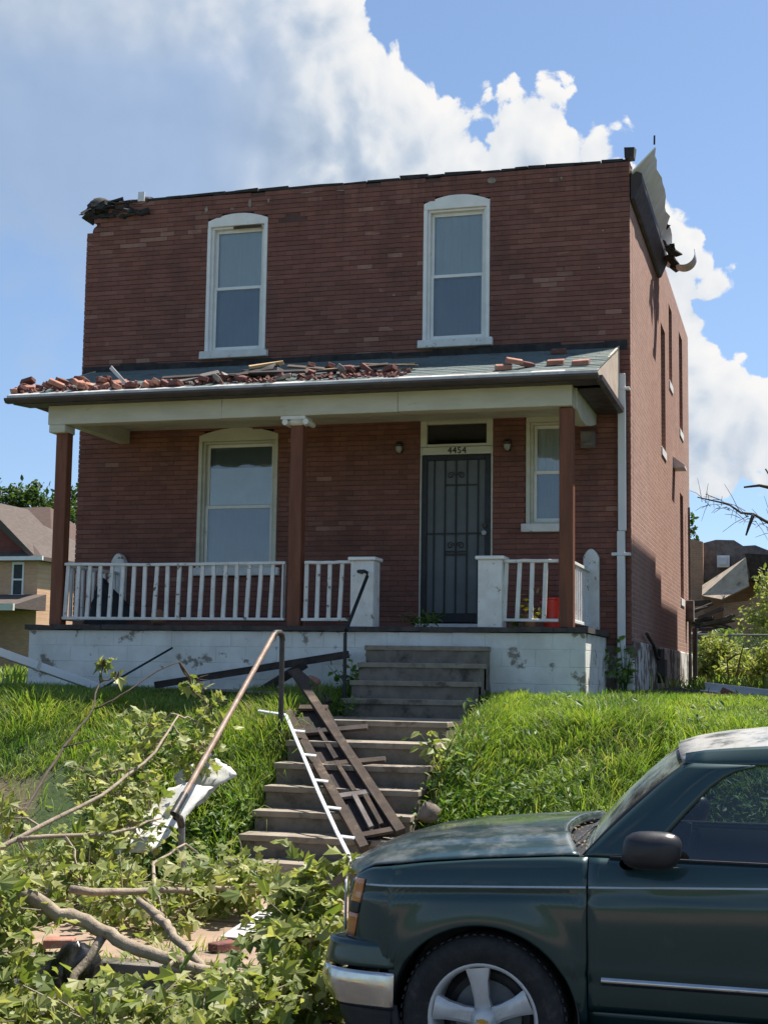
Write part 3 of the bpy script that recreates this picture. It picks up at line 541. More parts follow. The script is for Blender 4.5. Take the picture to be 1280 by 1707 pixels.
for x, z, w_, h_ in ((2.55, 8.66, 0.07, 0.14), (2.83, 8.68, 0.03, 0.09), (1.88, 8.62, 0.06, 0.12), (2.28, 8.60, 0.09, 0.05), (6.05, 8.70, 0.13, 0.12), (3.4, 8.75, 0.3, 0.02), (3.9, 8.74, 0.22, 0.02), (7.0, 8.66, 0.04, 0.07), (7.55, 7.9, 0.03, 0.03), (7.5, 7.4, 0.03, 0.03), (4.7, 7.2, 0.05, 0.04)):
    n = 7; MB().prism([(x + w_ / 2 * math.cos(6.283 * k / n) * random.uniform(.5, 1.1), z + h_ / 2 * math.sin(6.283 * k / n) * random.uniform(.5, 1.1)) for k in range(n)], 'y', -0.019, -0.010).build('mortar_smear', 'mortar_lump', house)

# ------------------------------------------------------------------ porch
porch = thing('front_porch', 'porch with white block base, brown posts and grey shingle roof strewn with bricks', 'porch')
PX0, PX1, PY, DK = 0.40, 7.58, -1.9, 2.60
base = MB().box(PX0 + 0.006, PX1 - 0.006, PY + 0.006, -0.02, 1.4, 2.53).build('base', 'block_paint', porch)
pb = None
def blk(x0, x1, y0, y1, z0, z1):
    MB().box(x0, x1, y0, y1, z0, z1, jit=0.002).build('block', 'block_paint', base, bevel=0.004)
for r in range(5):
    z0 = 1.54 + r * 0.2; z1 = min(z0 + 0.1975, 2.532); x = PX0 - (0.2 if r % 2 else 0.0)
    while x < PX1 - 0.01:
        a, b = max(x, PX0), min(x + 0.3975, PX1)
        if b - a > 0.03 and not (5.08 < a and b < 6.4 and z1 < 2.3): blk(a, b, PY, PY + 0.1, z0, z1)
        x += 0.4
    y = PY + 0.103 - (0.2 if r % 2 else 0)
    while y < -0.03:
        a, b = max(y, PY + 0.103), min(y + 0.3965, -0.022)
        if b - a > 0.03: blk(PX1 - 0.1, PX1, a, b, z0, z1); blk(PX0, PX0 + 0.1, a, b, z0, z1)
        y += 0.4
mb = MB(); x = PX0 - 0.04
while x < PX1 + 0.04:
    e = min(x + random.uniform(0.15, 0.5), PX1 + 0.04); mb.box(x, e, PY - 0.045 + random.uniform(-.012, .012), -0.013, 2.533 + random.uniform(0, .012), DK + random.uniform(-.006, .006)); x = e
mb.build('deck', 'deck_edge', porch)
def column(x, cap):
    c = MB().box(x - 0.082, x + 0.082, -1.86, -1.70, DK - 0.002, 5.20).build('column', 'brown_wood', porch, bevel=0.008)
    if cap == 'scroll':
        mb = MB().box(x - 0.19, x + 0.13, -1.93, -1.64, 5.165, 5.205); mb.lathe([(0.10, -0.07), (0.13, -0.05), (0.15, -0.025), (0.13, 0.0)], (x, -1.78, 5.165), 18)
        for s in (-1, 1): mb.tube([(x + s * 0.135, -1.93, 5.13), (x + s * 0.135, -1.64, 5.13)], 0.038, 10)
        mb.build('capital', 'white_paint', c, smooth=True)
    elif cap == 'block': MB().box(x - 0.15, x + 0.085, -1.94, -1.66, 5.10, 5.205).build('capital', 'cream_paint', c, bevel=0.01)
column(0.735, 'block'); column(3.985, 'scroll'); column(7.348, '')
mb = MB(); 
for a, b in ((0.56, 3.0), (3.002, 5.3), (5.302, 7.43)): mb.box(a, b, -1.93, -1.72, 5.206 + random.uniform(0, .012), 5.462, jit=0.004)
mb.build('frieze', 'cream_paint', porch, bevel=0.008)
MB().box(0.64, 0.80, -1.718, -0.012, 5.25, 5.46).build('side_beam', 'cream_paint', porch, bevel=0.006); mb = MB(); mb.prism([(-1.718, 5.46), (-0.012, 5.46), (-0.012, 5.30), (-0.5, 5.20), (-1.0, 5.13), (-1.4, 5.14), (-1.718, 5.206)], 'x', 7.30, 7.46)
mb.build('side_beam', 'cream_paint', porch, bevel=0.006)
for k in range(17):
    y = -1.718 + k * 0.1; MB().box(0.81, 7.29, y + 0.002, y + 0.097, 5.43, 5.45, jit=0.002).build('ceiling_board', 'cream_paint', porch)
# shed roof: slope, shingles, gutter, cheek
RY, RZ, WZ = -2.25, 5.545, 6.315
RX0, RX1 = 0.20, 7.77
mb = MB().prism([(RY + 0.03, RZ - 0.03), (RY, RZ - 0.005), (-0.014, WZ - 0.02), (-0.014, WZ - 0.14)], 'x', RX0 + 0.03, RX1 - 0.035)
roof = mb.build('roof', 'old_wood', porch)
NC, NS = 14, 20; dy = (-0.02 - RY) / NC; slope = (WZ - RZ) / (-RY)
sh_meshes = {}
for r in range(NC + 0):
    x = RX0 - (0.2 if r % 2 else 0.0)
    while x < RX1 - 0.01:
        a, b = max(x, RX0), min(x + 0.394, RX1); x += 0.4
        if b - a < 0.02: continue
        y0 = RY - 0.02 + r * dy; y1 = min(y0 + dy * 1.9, -0.015); L = b - a
        key = (round(L, 3), round(y1 - y0, 3), random.randrange(4))
        if key not in sh_meshes:
            j = random.uniform(0, 0.008)
            mb = MB(); h = (y1 - y0) * slope
            mb.add([(0, 0, 0.012 + j), (L, 0, 0.012 + j), (L, y1 - y0, h + 0.002), (0, y1 - y0, h + 0.002), (0, 0, 0), (L, 0, 0), (L, y1 - y0, h - 0.004), (0, y1 - y0, h - 0.004)], [(0, 1, 2, 3), (7, 6, 5, 4), (0, 4, 5, 1), (1, 5, 6, 2), (2, 6, 7, 3), (3, 7, 4, 0)])
            o = mb.build('shingle', random.choice(['shingle', 'shingle', 'shingle_b']), roof); sh_meshes[key] = o.data
        else:
            o = bpy.data.objects.new('shingle', sh_meshes[key]); C.objects.link(o); o.parent = roof
        o.location = (a, y0, RZ + (y0 - RY) * slope + random.uniform(0, 0.003))
mb = MB(); x = RX0 - 0.03
for e in (1.6, 3.1, 3.7, 5.2, 6.4, RX1 + 0.01):
    mb.prism([(RY - 0.06, RZ - 0.004), (RY + 0.14, RZ + 0.058), (RY + 0.14, RZ + 0.052), (RY - 0.055, RZ - 0.012), (RY - 0.055, RZ - 0.045), (RY - 0.06, RZ - 0.045)], 'x', x, e - 0.004); x = e
mb.build('drip_edge', 'drip_edge', porch)
mb = MB().prism([(RY + 0.02, RZ - 0.05), (RY - 0.05, RZ - 0.05), (RY - 0.09, RZ - 0.04), (RY - 0.085, RZ - 0.07), (RY - 0.05, RZ - 0.105), (RY + 0.02, RZ - 0.105)], 'x', RX0 - 0.06, RX1 + 0.02)
gt = mb.build('gutter', 'gutter_metal', porch, bevel=0.004)
MB().prism([(RY + 0.022, RZ - 0.05), (RY + 0.022, RZ - 0.115), (-1.80, RZ - 0.083), (-1.80, RZ - 0.05)], 'x', RX0 + 0.02, RX1 - 0.02).build('soffit', 'dark_trim', porch)
mb = MB().prism([(-0.013, WZ + 0.02), (RY + 0.02, RZ + 0.005), (RY + 0.02, RZ - 0.05), (-0.013, RZ - 0.05)], 'x', RX1 - 0.032, RX1 - 0.006)
mat('cheek_siding', (0.52, 0.43, 0.35), (0.42, 0.34, 0.28), 4, 0.8, 0.2)
mb.build('cheek', 'cheek_siding', porch)
MB().prism([(-0.013, WZ + 0.02), (RY + 0.02, RZ + 0.005), (RY + 0.02, RZ - 0.05), (-0.013, RZ - 0.05)], 'x', RX0 + 0.006, RX0 + 0.028).build('cheek', 'cheek_siding', porch)
mb = MB().prism([(RX1 - 0.01, RZ - 0.06), (RX1 + 0.06, RZ - 0.05), (RX1 + 0.05, RZ - 0.11), (RX1 - 0.01, RZ - 0.13)], 'y', RY, -0.02)
mb.prism([(RX1 - 0.3, RZ - 0.12), (RX1 - 0.012, RZ - 0.12), (RX1 - 0.012, RZ - 0.09), (RX1 - 0.3, RZ - 0.09)], 'y', -1.7, -0.02)
mb.build('side_gutter', 'gutter_metal', porch, bevel=0.004)
mb = MB(); x = 0.03
for k in range(14):
    e = min(x + 0.58, 7.86); mb.box(x, e, -0.018, -0.0125, WZ - 0.03, WZ + 0.085 + random.uniform(-.015, .02), jit=0.003); x = e
mb.build('flashing', 'tar', porch)
# railings: one part for each run, balusters as its pieces
def railing(x0, x1, nb, first, last, sag=0.0):
    n = 8; pts = [(x0 + (x1 - x0) * i / n, -1.80, 3.385 - sag * math.sin(math.pi * i / n) + random.uniform(-.004, .004)) for i in range(n + 1)]
    mb = MB()
    for q in pts: mb.v += [(q[0], q[1] + a, q[2] + b) for a, b in ((-.037, -.019), (.037, -.019), (.037, .019), (-.037, .019))]
    fs = [(i * 4 + j, i * 4 + (j + 1) % 4, i * 4 + 4 + (j + 1) % 4, i * 4 + 4 + j) for i in range(n) for j in range(4)] + [(0, 1, 2, 3), (n * 4 + 3, n * 4 + 2, n * 4 + 1, n * 4)]; mb.f += fs; mb.mi += [0] * len(fs)
    r_ = mb.build('railing', 'worn_white', porch, bevel=0.006)
    MB().box(x0 - 0.03, x1, -1.835, -1.765, 2.665, 2.705, jit=0.006).build('bottom_rail', 'worn_white', r_, bevel=0.006)
    for k in range(nb):
        x = first + (last - first) * k / max(nb - 1, 1); t = random.uniform(-0.008, 0.008)
        MB().bar((x - 0.01 + t, -1.80, 2.70), (x + 0.01 - t, -1.80, 3.372), 0.034, 0.05, (1, 0, 0)).build('baluster', 'worn_white', r_, bevel=0.004)
    return r_
r1 = railing(0.83, 3.86, 20, 0.86, 3.835, 0.012)
r2 = railing(4.11, 4.72, 4, 4.13, 4.58); r3 = railing(6.60, 7.26, 4, 6.62, 7.09); 
mb = MB().bar((7.36, -1.68, 3.385), (7.36, -0.14, 3.385), 0.07, 0.04); r4 = mb.build('railing', 'worn_white', porch, bevel=0.005); MB().bar((7.36, -1.68, 2.685), (7.36, -0.14, 2.685), 0.07, 0.04).build('bottom_rail', 'worn_white', r4, bevel=0.005)
for k in range(10): MB().box(7.343, 7.377, -1.62 + k * 0.155, -1.585 + k * 0.155, 2.70, 3.37).build('baluster', 'worn_white', r4)
mb = MB().bar((0.735, -1.68, 3.385), (0.735, -0.14, 3.385), 0.07, 0.04); r5 = mb.build('railing', 'worn_white', porch, bevel=0.005); MB().bar((0.735, -1.68, 2.685), (0.735, -0.14, 2.685), 0.07, 0.04).build('bottom_rail', 'worn_white', r5, bevel=0.005)
for k in range(10): MB().box(0.718, 0.752, -1.62 + k * 0.155, -1.585 + k * 0.155, 2.70, 3.37).build('baluster', 'worn_white', r5)
MB().box(3.84, 3.855, -1.83, -1.77, 2.68, 3.4).build('railing_end', 'grey_board', porch)
for x0, x1 in ((4.735, 5.025), (6.31, 6.60)):
    p_ = MB().box(x0, x1, -1.92, -1.64, DK - 0.01, 3.395).build('newel_pillar', 'worn_white', porch, bevel=0.008)
    MB().box(x0 - 0.03, x1 + 0.03, -1.95, -1.61, 3.396, 3.44).build('cap', 'white_paint', p_, bevel=0.01)
for x in (0.735, 7.40):
    mb = MB().prism([(x - 0.10, DK - 0.003), (x + 0.10, DK - 0.003), (x + 0.10, 3.56)] + arch(x - 0.10, x + 0.10, 3.56, 0.11)[1:-1] + [(x - 0.10, 3.56)], 'y', -0.13, -0.013); mb.build('pilaster', 'worn_white', porch, bevel=0.012, seg=2)
MB().box(7.27, 7.45, -0.16, -0.013, 4.98, 5.20).box(7.29, 7.43, -0.19, -0.161, 5.0, 5.05).build('junction_box', 'grey_board', porch, bevel=0.01)

# ------------------------------------------------------------------ concrete steps
steps = thing('concrete_steps', 'worn concrete steps climbing from the pavement to the porch', 'steps', (0, 0, 0))
prev = -1.93
for k, (z, f) in enumerate(TREADS):
    up = k <= 3; x0, x1 = (5.04 if up else 4.98), (6.46 if up else 6.50)
    mb = MB(); n = 6; j = [random.uniform(-.008, .008) for _ in range(n + 1)]; q = [random.uniform(-.008, .006) for _ in range(n + 1)]
    back = prev + 0.12 if k else -1.912; bot = z - 0.5
    vs = []
    for i in range(n + 1):
        x = x0 + (x1 - x0) * i / n; vs += [(x, f + j[i], bot), (x, f + j[i], z + q[i]), (x, back, z + 0.004)]
    fs = []
    for i in range(n):
        a = i * 3; fs += [(a, a + 3, a + 4, a + 1), (a + 1, a + 4, a + 5, a + 2)]
    a = n * 3; vs += [(x0, back, bot), (x1, back, bot)]; e = len(vs) - 2; fs += [(0, 1, 2, e), (a, e + 1, a + 2, a + 1)]
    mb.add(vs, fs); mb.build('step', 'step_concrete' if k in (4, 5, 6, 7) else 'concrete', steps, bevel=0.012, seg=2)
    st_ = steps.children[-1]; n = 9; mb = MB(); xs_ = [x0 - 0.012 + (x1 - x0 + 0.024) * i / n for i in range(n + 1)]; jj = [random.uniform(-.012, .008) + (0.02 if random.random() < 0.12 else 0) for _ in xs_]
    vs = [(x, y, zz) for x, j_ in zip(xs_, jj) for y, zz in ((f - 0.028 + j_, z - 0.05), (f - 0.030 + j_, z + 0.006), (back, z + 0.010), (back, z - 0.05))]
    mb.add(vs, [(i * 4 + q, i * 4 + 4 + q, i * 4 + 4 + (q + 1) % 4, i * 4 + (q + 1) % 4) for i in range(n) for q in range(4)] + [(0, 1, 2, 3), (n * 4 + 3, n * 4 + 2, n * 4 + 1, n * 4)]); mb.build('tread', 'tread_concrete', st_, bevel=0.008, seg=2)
    prev = f

# ------------------------------------------------------------------ leaves and grass
def leaf_mat(name, c1, c2, c3, trans, rough=0.5):
    m = bpy.data.materials.new(name); m.use_nodes = True; N = NT(m.node_tree); b = N.n['Principled BSDF']
    g = N.new('ShaderNodeNewGeometry'); oi = N.new('ShaderNodeObjectInfo')
    r = N.math('FRACT', N.math('ADD', g.outputs['Random Per Island'], N.math('MULTIPLY', oi.outputs['Random'], 3.7)))
    col = N.ramp(r, [(0.0, c1), (0.5, c2), (1.0, c3)])
    col = N.mix(0.6, col, N.mix(N.noise(g.outputs['Position'], 2.2, 3), (0.55, 0.55, 0.5), (1.45, 1.4, 1.3)), 'MULTIPLY')
    if name == 'grass_blade':
        dead = N.math('MULTIPLY', N.mapr(N.noise(g.outputs['Position'], 1.1, 4, 0.6), 0.5, 0.72), N.mapr(r, 0.35, 0.75)); col = N.mix(N.math('MULTIPLY', dead, 0.8), col, (0.36, 0.30, 0.14))
        col = N.mix(N.mapr(N.noise(g.outputs['Position'], 0.8, 3), 0.52, 0.7), col, N.mix(1.0, col, (0.55, 0.75, 0.6), 'MULTIPLY'))
    N.l.new(col, b.inputs['Base Color']); b.inputs['Roughness'].default_value = rough; b.inputs['Specular IOR Level'].default_value = 0.35
    ts = N.new('ShaderNodeBsdfTranslucent'); N.l.new(N.mix(1.0, col, trans, 'MULTIPLY'), ts.inputs[0])
    mx = N.new('ShaderNodeMixShader'); mx.inputs[0].default_value = 0.42; N.l.new(b.outputs[0], mx.inputs[1]); N.l.new(ts.outputs[0], mx.inputs[2]); N.l.new(mx.outputs[0], N.n['Material Output'].inputs[0])
    MATS[name] = m
leaf_mat('fallen_leaf', (0.115, 0.165, 0.045), (0.24, 0.285, 0.095), (0.40, 0.41, 0.20), (1.5, 1.5, 0.7))
leaf_mat('grass_blade', (0.08, 0.165, 0.026), (0.16, 0.25, 0.05), (0.30, 0.32, 0.11), (1.6, 1.7, 0.6))
leaf_mat('weed_leaf', (0.055, 0.12, 0.02), (0.10, 0.18, 0.033), (0.17, 0.24, 0.06), (1.5, 1.6, 0.6))
leaf_mat('tree_leaf', (0.03, 0.06, 0.016), (0.045, 0.085, 0.022), (0.07, 0.12, 0.03), (1.3, 1.4, 0.6))
mat('bark', (0.34, 0.275, 0.205), (0.24, 0.19, 0.14), 14, 0.85, 0.8, 45, stain=(0.12, 0.09, 0.065), sscale=9, slo=0.55, shi=0.7)
mat('bark_dark', (0.06, 0.045, 0.035), (0.10, 0.075, 0.055), 14, 0.9, 0.5, 60)
# a lobed leaf about 1 unit long, folded a little along its midrib
LOBE = [(0, 0, 0), (-0.22, 0.05, 0.03), (-0.50, 0.18, 0.02), (-0.30, 0.36, 0.05), (-0.46, 0.62, 0.02), (-0.18, 0.62, 0.04), (0, 1.0, -0.06), (0.18, 0.62, 0.04), (0.46, 0.62, 0.02), (0.30, 0.36, 0.05), (0.50, 0.18, 0.02), (0.22, 0.05, 0.03)]
LOBE_F = [(0, 1, 2, 3), (0, 3, 4, 5), (0, 5, 6), (0, 6, 7), (0, 7, 8, 9), (0, 9, 10, 11)]
OVAL = [(0, 0, 0), (-0.24, 0.35, 0.05), (-0.18, 0.7, 0.03), (0, 1.0, -0.08), (0.18, 0.7, 0.03), (0.24, 0.35, 0.05)]
OVAL_F = [(0, 1, 2, 3), (0, 3, 4, 5)]
def leaf_mesh(k):
    mb = MB(); rr = random.Random(k); cu = (-0.5, 0.25, -0.2, 0.0, -0.75)[k]; cw = (0.5, -0.3, 0.9, 0.3, -0.6)[k]; mb.add([(x * rr.uniform(0.85, 1.1), y, z + rr.uniform(-.05, .05) + cu * y * y + cw * x * x) for x, y, z in LOBE], LOBE_F)
    me = bpy.data.meshes.new('leaf'); me.from_pydata(mb.v, [], mb.f); me.materials.append(MATS['fallen_leaf']); return me
LEAVES = [leaf_mesh(k) for k in range(5)]
def rand_rot(rr, up=0.6):
    n = Vector((rr.gauss(0, 1), rr.gauss(0, 1), rr.gauss(0, 1))).normalized() * (1 - up) + Vector((0.1, -0.35, 1)) * up
    return n.to_track_quat('Z', 'Y').to_matrix().to_4x4() @ Matrix.Rotation(rr.uniform(0, 6.283), 4, 'Z')
def wobble(a, b, n, amp, rr):
    a = Vector(a); b = Vector(b); L = (b - a).length
    return [a.lerp(b, i / n) + Vector((rr.gauss(0, 1), rr.gauss(0, 1), rr.gauss(0, 1))) * amp * L * math.sin(math.pi * i / n) for i in range(n + 1)]
def branch(label, limbs, clumps, seed, n_leaf=120, size=0.12, bark='bark', group='storm-felled branches'):
    """limbs: list of (points, r0, r1); clumps: list of (x, y, z, radius, density)"""
    rr = random.Random(seed); p0 = Vector(limbs[0][0][0]); t = thing('fallen_branch', label, 'branch', p0, group)
    ends = []
    for pts, r0, r1 in limbs:
        pts = [Vector(p) for p in pts]; fine = []
        for i in range(len(pts) - 1): fine += [q + Vector((rr.gauss(0, .008), rr.gauss(0, .008), rr.gauss(0, .008))) for q in [pts[i].lerp(pts[i + 1], k / 4) for k in range(4)]]
        fine.append(pts[-1]); n = len(fine); MB().tube(fine, [r0 + (r1 - r0) * i / (n - 1) for i in range(n)], 9).build('limb', bark, t, smooth='all'); ends += fine
    tw = MB(); lv = []
    for (x, y, z, rad, den) in clumps:
        c = Vector((x, y, z)); e = min(ends, key=lambda q: (q - c).length)
        pts = wobble(e, c, 4, 0.06, rr)
        if (e - c).length < 1.1: tw.tube(pts, [0.012, 0.011, 0.009, 0.008, 0.006], 5)
        for k in range(9):
            d = c + Vector((rr.gauss(0, 1), rr.gauss(0, 1), rr.gauss(0.15, .8))).normalized() * rad * rr.uniform(.5, 1.35); d.z = max(d.z, ground_z(d.x, d.y) + 0.04); tw.tube([c, c.lerp(d, .5) + Vector((0, 0, .03)), d], [0.006, 0.005, 0.003], 4)
        for k in range(int(n_leaf * den * 0.86)):
            p = c + Vector((rr.gauss(0, .5), rr.gauss(0, .5), rr.gauss(0, .42))) * rad; g = max(ground_z(p.x, p.y), 0.0) + 0.02
            if p.z < g: p.z = g + rr.uniform(0, 0.06)
            lv.append((p, size * rr.uniform(0.45, 1.35), rr))
    tag(tw.build('twigs', bark, t, recalc=False), kind='stuff')
    lv.sort(key=lambda q: (q[0] - Vector((9.937, -18.576, 2.05))).length)
    st = MB()
    for i, (p, s, _) in enumerate(lv):
        M = Matrix.Translation(p) @ rand_rot(rr, rr.choice((0.25, 0.5, 0.7))) @ Matrix.Scale(s, 4)
        if i < 300:
            o = bpy.data.objects.new('leaf', LEAVES[i % 5]); C.objects.link(o); o.parent = t; o.matrix_parent_inverse = Matrix.Translation(-p0); o.matrix_basis = M
        else: st.add([M @ v.co for v in LEAVES[i % 5].vertices], LOBE_F)
    if st.v: tag(st.build('foliage', 'fallen_leaf', t, recalc=False), kind='stuff')
    return t

def field(name, label, cat, n, sample, hmin, hmax, wid, lean, m, seed):
    """n grass blades, three segments each"""
    g = np.random.default_rng(seed); P = sample(g, n); P = P[[i for i in range(len(P))]]
    z = np.array([ground_z(x, y) for x, y in P[:, :2]]); n = len(P); h = g.uniform(hmin, hmax, n) * P[:, 2]; a = g.uniform(0, 2 * np.pi, n)
    clump = np.sin(P[:, 0] * 4.1 + 1.3 * np.sin(P[:, 1] * 3.3)) * 2.0 + np.cos(P[:, 1] * 3.7) * 1.5; ad = np.where(g.random(n) < 0.65, clump, g.uniform(0, 6.28, n))
    ln = g.uniform(0.15, 1.0, n) * lean; dx, dy = np.cos(ad) * ln * h, np.sin(ad) * ln * h; wx, wy = np.cos(a) * wid, np.sin(a) * wid; sc_ = g.uniform(0.6, 1.3, n)
    V = np.zeros((n, 7, 3)); prof = [(0.0, 0.0, 0.8), (0.42, 0.18, 1.0), (0.8, 0.58, 0.7)]
    for k, (tz, tl, tw) in enumerate(prof):
        for s, sg in ((0, -1), (1, 1)):
            V[:, 2 * k + s] = np.stack([P[:, 0] + dx * tl + sg * wx * tw * sc_, P[:, 1] + dy * tl + sg * wy * tw * sc_, z - 0.02 + h * tz * np.sqrt(np.maximum(0.15, 1 - (ln * tl) ** 2))], 1)
    V[:, 6] = np.stack([P[:, 0] + dx, P[:, 1] + dy, z - 0.02 + h * np.sqrt(np.maximum(0.1, 1 - (ln * .9) ** 2))], 1)
    F = np.array([[0, 1, 3, 2], [2, 3, 5, 4], [4, 5, 6, 6]]); 
    me = bpy.data.meshes.new(name); b0 = np.arange(n)[:, None] * 7
    quads = (b0[:, :, None] + np.array([[0, 1, 3, 2], [2, 3, 5, 4]])[None]).reshape(-1, 4); tris = (b0 + np.array([[4, 5, 6]])).reshape(-1, 3)
    loops = np.concatenate([quads.ravel(), tris.ravel()]); tot = np.concatenate([np.full(len(quads), 4), np.full(len(tris), 3)]); st = np.concatenate([[0], np.cumsum(tot)[:-1]])
    me.vertices.add(n * 7); me.vertices.foreach_set('co', V.ravel()); me.loops.add(len(loops)); me.loops.foreach_set('vertex_index', loops.astype(np.int32))
    me.polygons.add(len(tot)); me.polygons.foreach_set('loop_start', st.astype(np.int32)); me.polygons.foreach_set('loop_total', tot.astype(np.int32)); me.update(calc_edges=True); me.validate()
    me.materials.append(MATS[m]); o = bpy.data.objects.new(name, me); C.objects.link(o); return tag(o, label, cat, kind='stuff')
def s_right(g, n):
    x = g.uniform(6.45, 12.5, n); y = g.uniform(-6.3, 0.2, n); k = (y < -1.95) | (x > 7.7); k &= ~((x > 7.55) & (x < 8.0) & (y > -0.1)); 
    tall = (0.8 + 0.35 * np.sin(x * 1.7 + np.cos(y * 2)) + 0.3 * (x < 7.1)) * np.where(y > -2.6, 0.32, np.where(y > -4.1, 0.55, 1.0)); return np.stack([x, y, tall], 1)[k]
def s_left(g, n):
    x = g.uniform(-7.0, 5.02, n); y = g.uniform(-6.35, -1.92, n); bare = (y < -4.75 + 0.35 * np.sin(x * 2.2)) & (x < 2.9 + 0.4 * np.sin(y * 3)) & (g.random(n) < 0.93)
    tall = (0.8 + 0.3 * np.sin(x * 1.4 + np.cos(y * 2.6)) + 0.35 * (x > 3.6)) * np.where(y > -2.6, 0.35, np.where(y > -3.7, 0.55, 1.0)); return np.stack([x, y, tall], 1)[~bare]
def s_far(g, n):
    x = g.uniform(-14, 26, n); y = g.uniform(0.3, 26, n); k = (x < -0.1) | (x > 8.0); return np.stack([x, y, np.full(n, 1.0)], 1)[k]
def s_strip(g, n):
    x = g.uniform(0, 8, n); y = g.uniform(-9.7, -6.3, n); k = (np.abs(y + 6.45) < 0.12) | (np.abs(y + 9.6) < 0.10) | (np.hypot(x - 5.9, y + 9.2) < 0.28) | (np.abs((x / 1.5) % 1 - 0) < 0.02); return np.stack([x, y, np.full(n, 0.6)], 1)[k]
field('lawn_grass', 'tall unmown grass on the bank right of the steps', 'grass', 150000, s_right, 0.12, 0.36, 0.0042, 1.15, 'grass_blade', 1)
field('lawn_grass', 'unmown grass on the bank left of the steps', 'grass', 130000, s_left, 0.12, 0.36, 0.0042, 1.15, 'grass_blade', 2)
field('yard_grass', 'grass in the yards behind and beside the house', 'grass', 24000, s_far, 0.12, 0.4, 0.014, 0.8, 'grass_blade', 3)
field('pavement_grass', 'small tufts of grass along the pavement cracks', 'grass', 16000, s_strip, 0.08, 0.3, 0.005, 0.9, 'grass_blade', 4)
# broad-leaved weeds spread over the lower bank
def weeds(name, label, n, sample, seed, smin, smax, hmax, m='weed_leaf'):
    rr = random.Random(seed); mb = MB()
    while n > 0:
        x, y = sample(rr); gz = ground_z(x, y); hh = rr.uniform(0.08, hmax); k = rr.randrange(5, 11); n -= k
        for i in range(k):
            p = Vector((x + rr.gauss(0, .07), y + rr.gauss(0, .07), gz + hh * rr.uniform(0.35, 1.0))); M = Matrix.Translation(p) @ rand_rot(rr, 0.6) @ Matrix.Scale(rr.uniform(smin, smax), 4)
            mb.add([M @ Vector(q) for q in OVAL], OVAL_F)
    return tag(mb.build(name, m, recalc=False), label, 'weeds', kind='stuff')
def wr(rr):
    while True:
        x, y = rr.uniform(6.5, 10.5), rr.uniform(-6.4, -3.8)
        if rr.random() < 0.06 + 0.9 * (y < -5.0): return x, y
def wl(rr):
    while True:
        x, y = rr.uniform(3.3, 5.0), rr.uniform(-6.6, -4.4)
        if rr.random() < 0.2 + 0.7 * (y < -5.4): return x, y
weeds('bank_weeds', 'broad-leaved weeds low on the bank behind the parked car', 3800, wr, 11, 0.05, 0.11, 0.34)
weeds('bank_weeds', 'weeds on the bank left of the steps behind the branches', 4200, wl, 12, 0.05, 0.11, 0.30)
def plant(name, label, x, y, z, h, n, seed, size=0.09, spread=0.16, m='weed_leaf', cat='plant'):
    rr = random.Random(seed); t = thing(name, label, cat, (x, y, z)); st = MB(); lf = MB()
    for k in range(max(3, n // 9)):
        a = rr.uniform(0, 6.28); e = Vector((x + math.cos(a) * spread * rr.random(), y + math.sin(a) * spread * rr.random(), z + h * rr.uniform(.6, 1))); st.tube([(x, y, z - 0.02), Vector((x, y, z)).lerp(e, .5) + Vector((0, 0, .03)), e], [0.006, .005, .003], 4)
        for i in range(9):
            p = Vector((x, y, z)).lerp(e, rr.uniform(.3, 1.05)) + Vector((rr.gauss(0, .04), rr.gauss(0, .04), rr.gauss(0, .03))); M = Matrix.Translation(p) @ rand_rot(rr, 0.45) @ Matrix.Scale(size * rr.uniform(.6, 1.2), 4); lf.add([M @ Vector(q) for q in OVAL], OVAL_F)
    tag(st.build('stems', 'weed_leaf', t, recalc=False), kind='stuff'); tag(lf.build('leaves', m, t, recalc=False), kind='stuff'); return t
plant('weed_plant', 'dark green weeds growing on the porch in front of the door', 5.45, -1.25, DK, 0.24, 60, 21, 0.1, 0.5)
plant('weed_plant', 'weeds beside the upper steps below the left porch pillar', 4.9, -2.45, 1.78, 0.42, 70, 22, 0.1, 0.32)
plant('weed_plant', 'weeds on the landing between the charred frame and the steps', 5.15, -3.4, 1.58, 0.25, 50, 23, 0.09, 0.25)
plant('climbing_weed', 'dark bushy weed growing round the foot of the downspout', 7.83, -0.16, 1.78, 0.72, 150, 24, 0.1, 0.28)
plant('weed_plant', 'leafy yellow-green weed at the right edge of the lower steps', 6.62, -4.95, 1.15, 0.38, 50, 25, 0.12, 0.22, 'fallen_leaf')

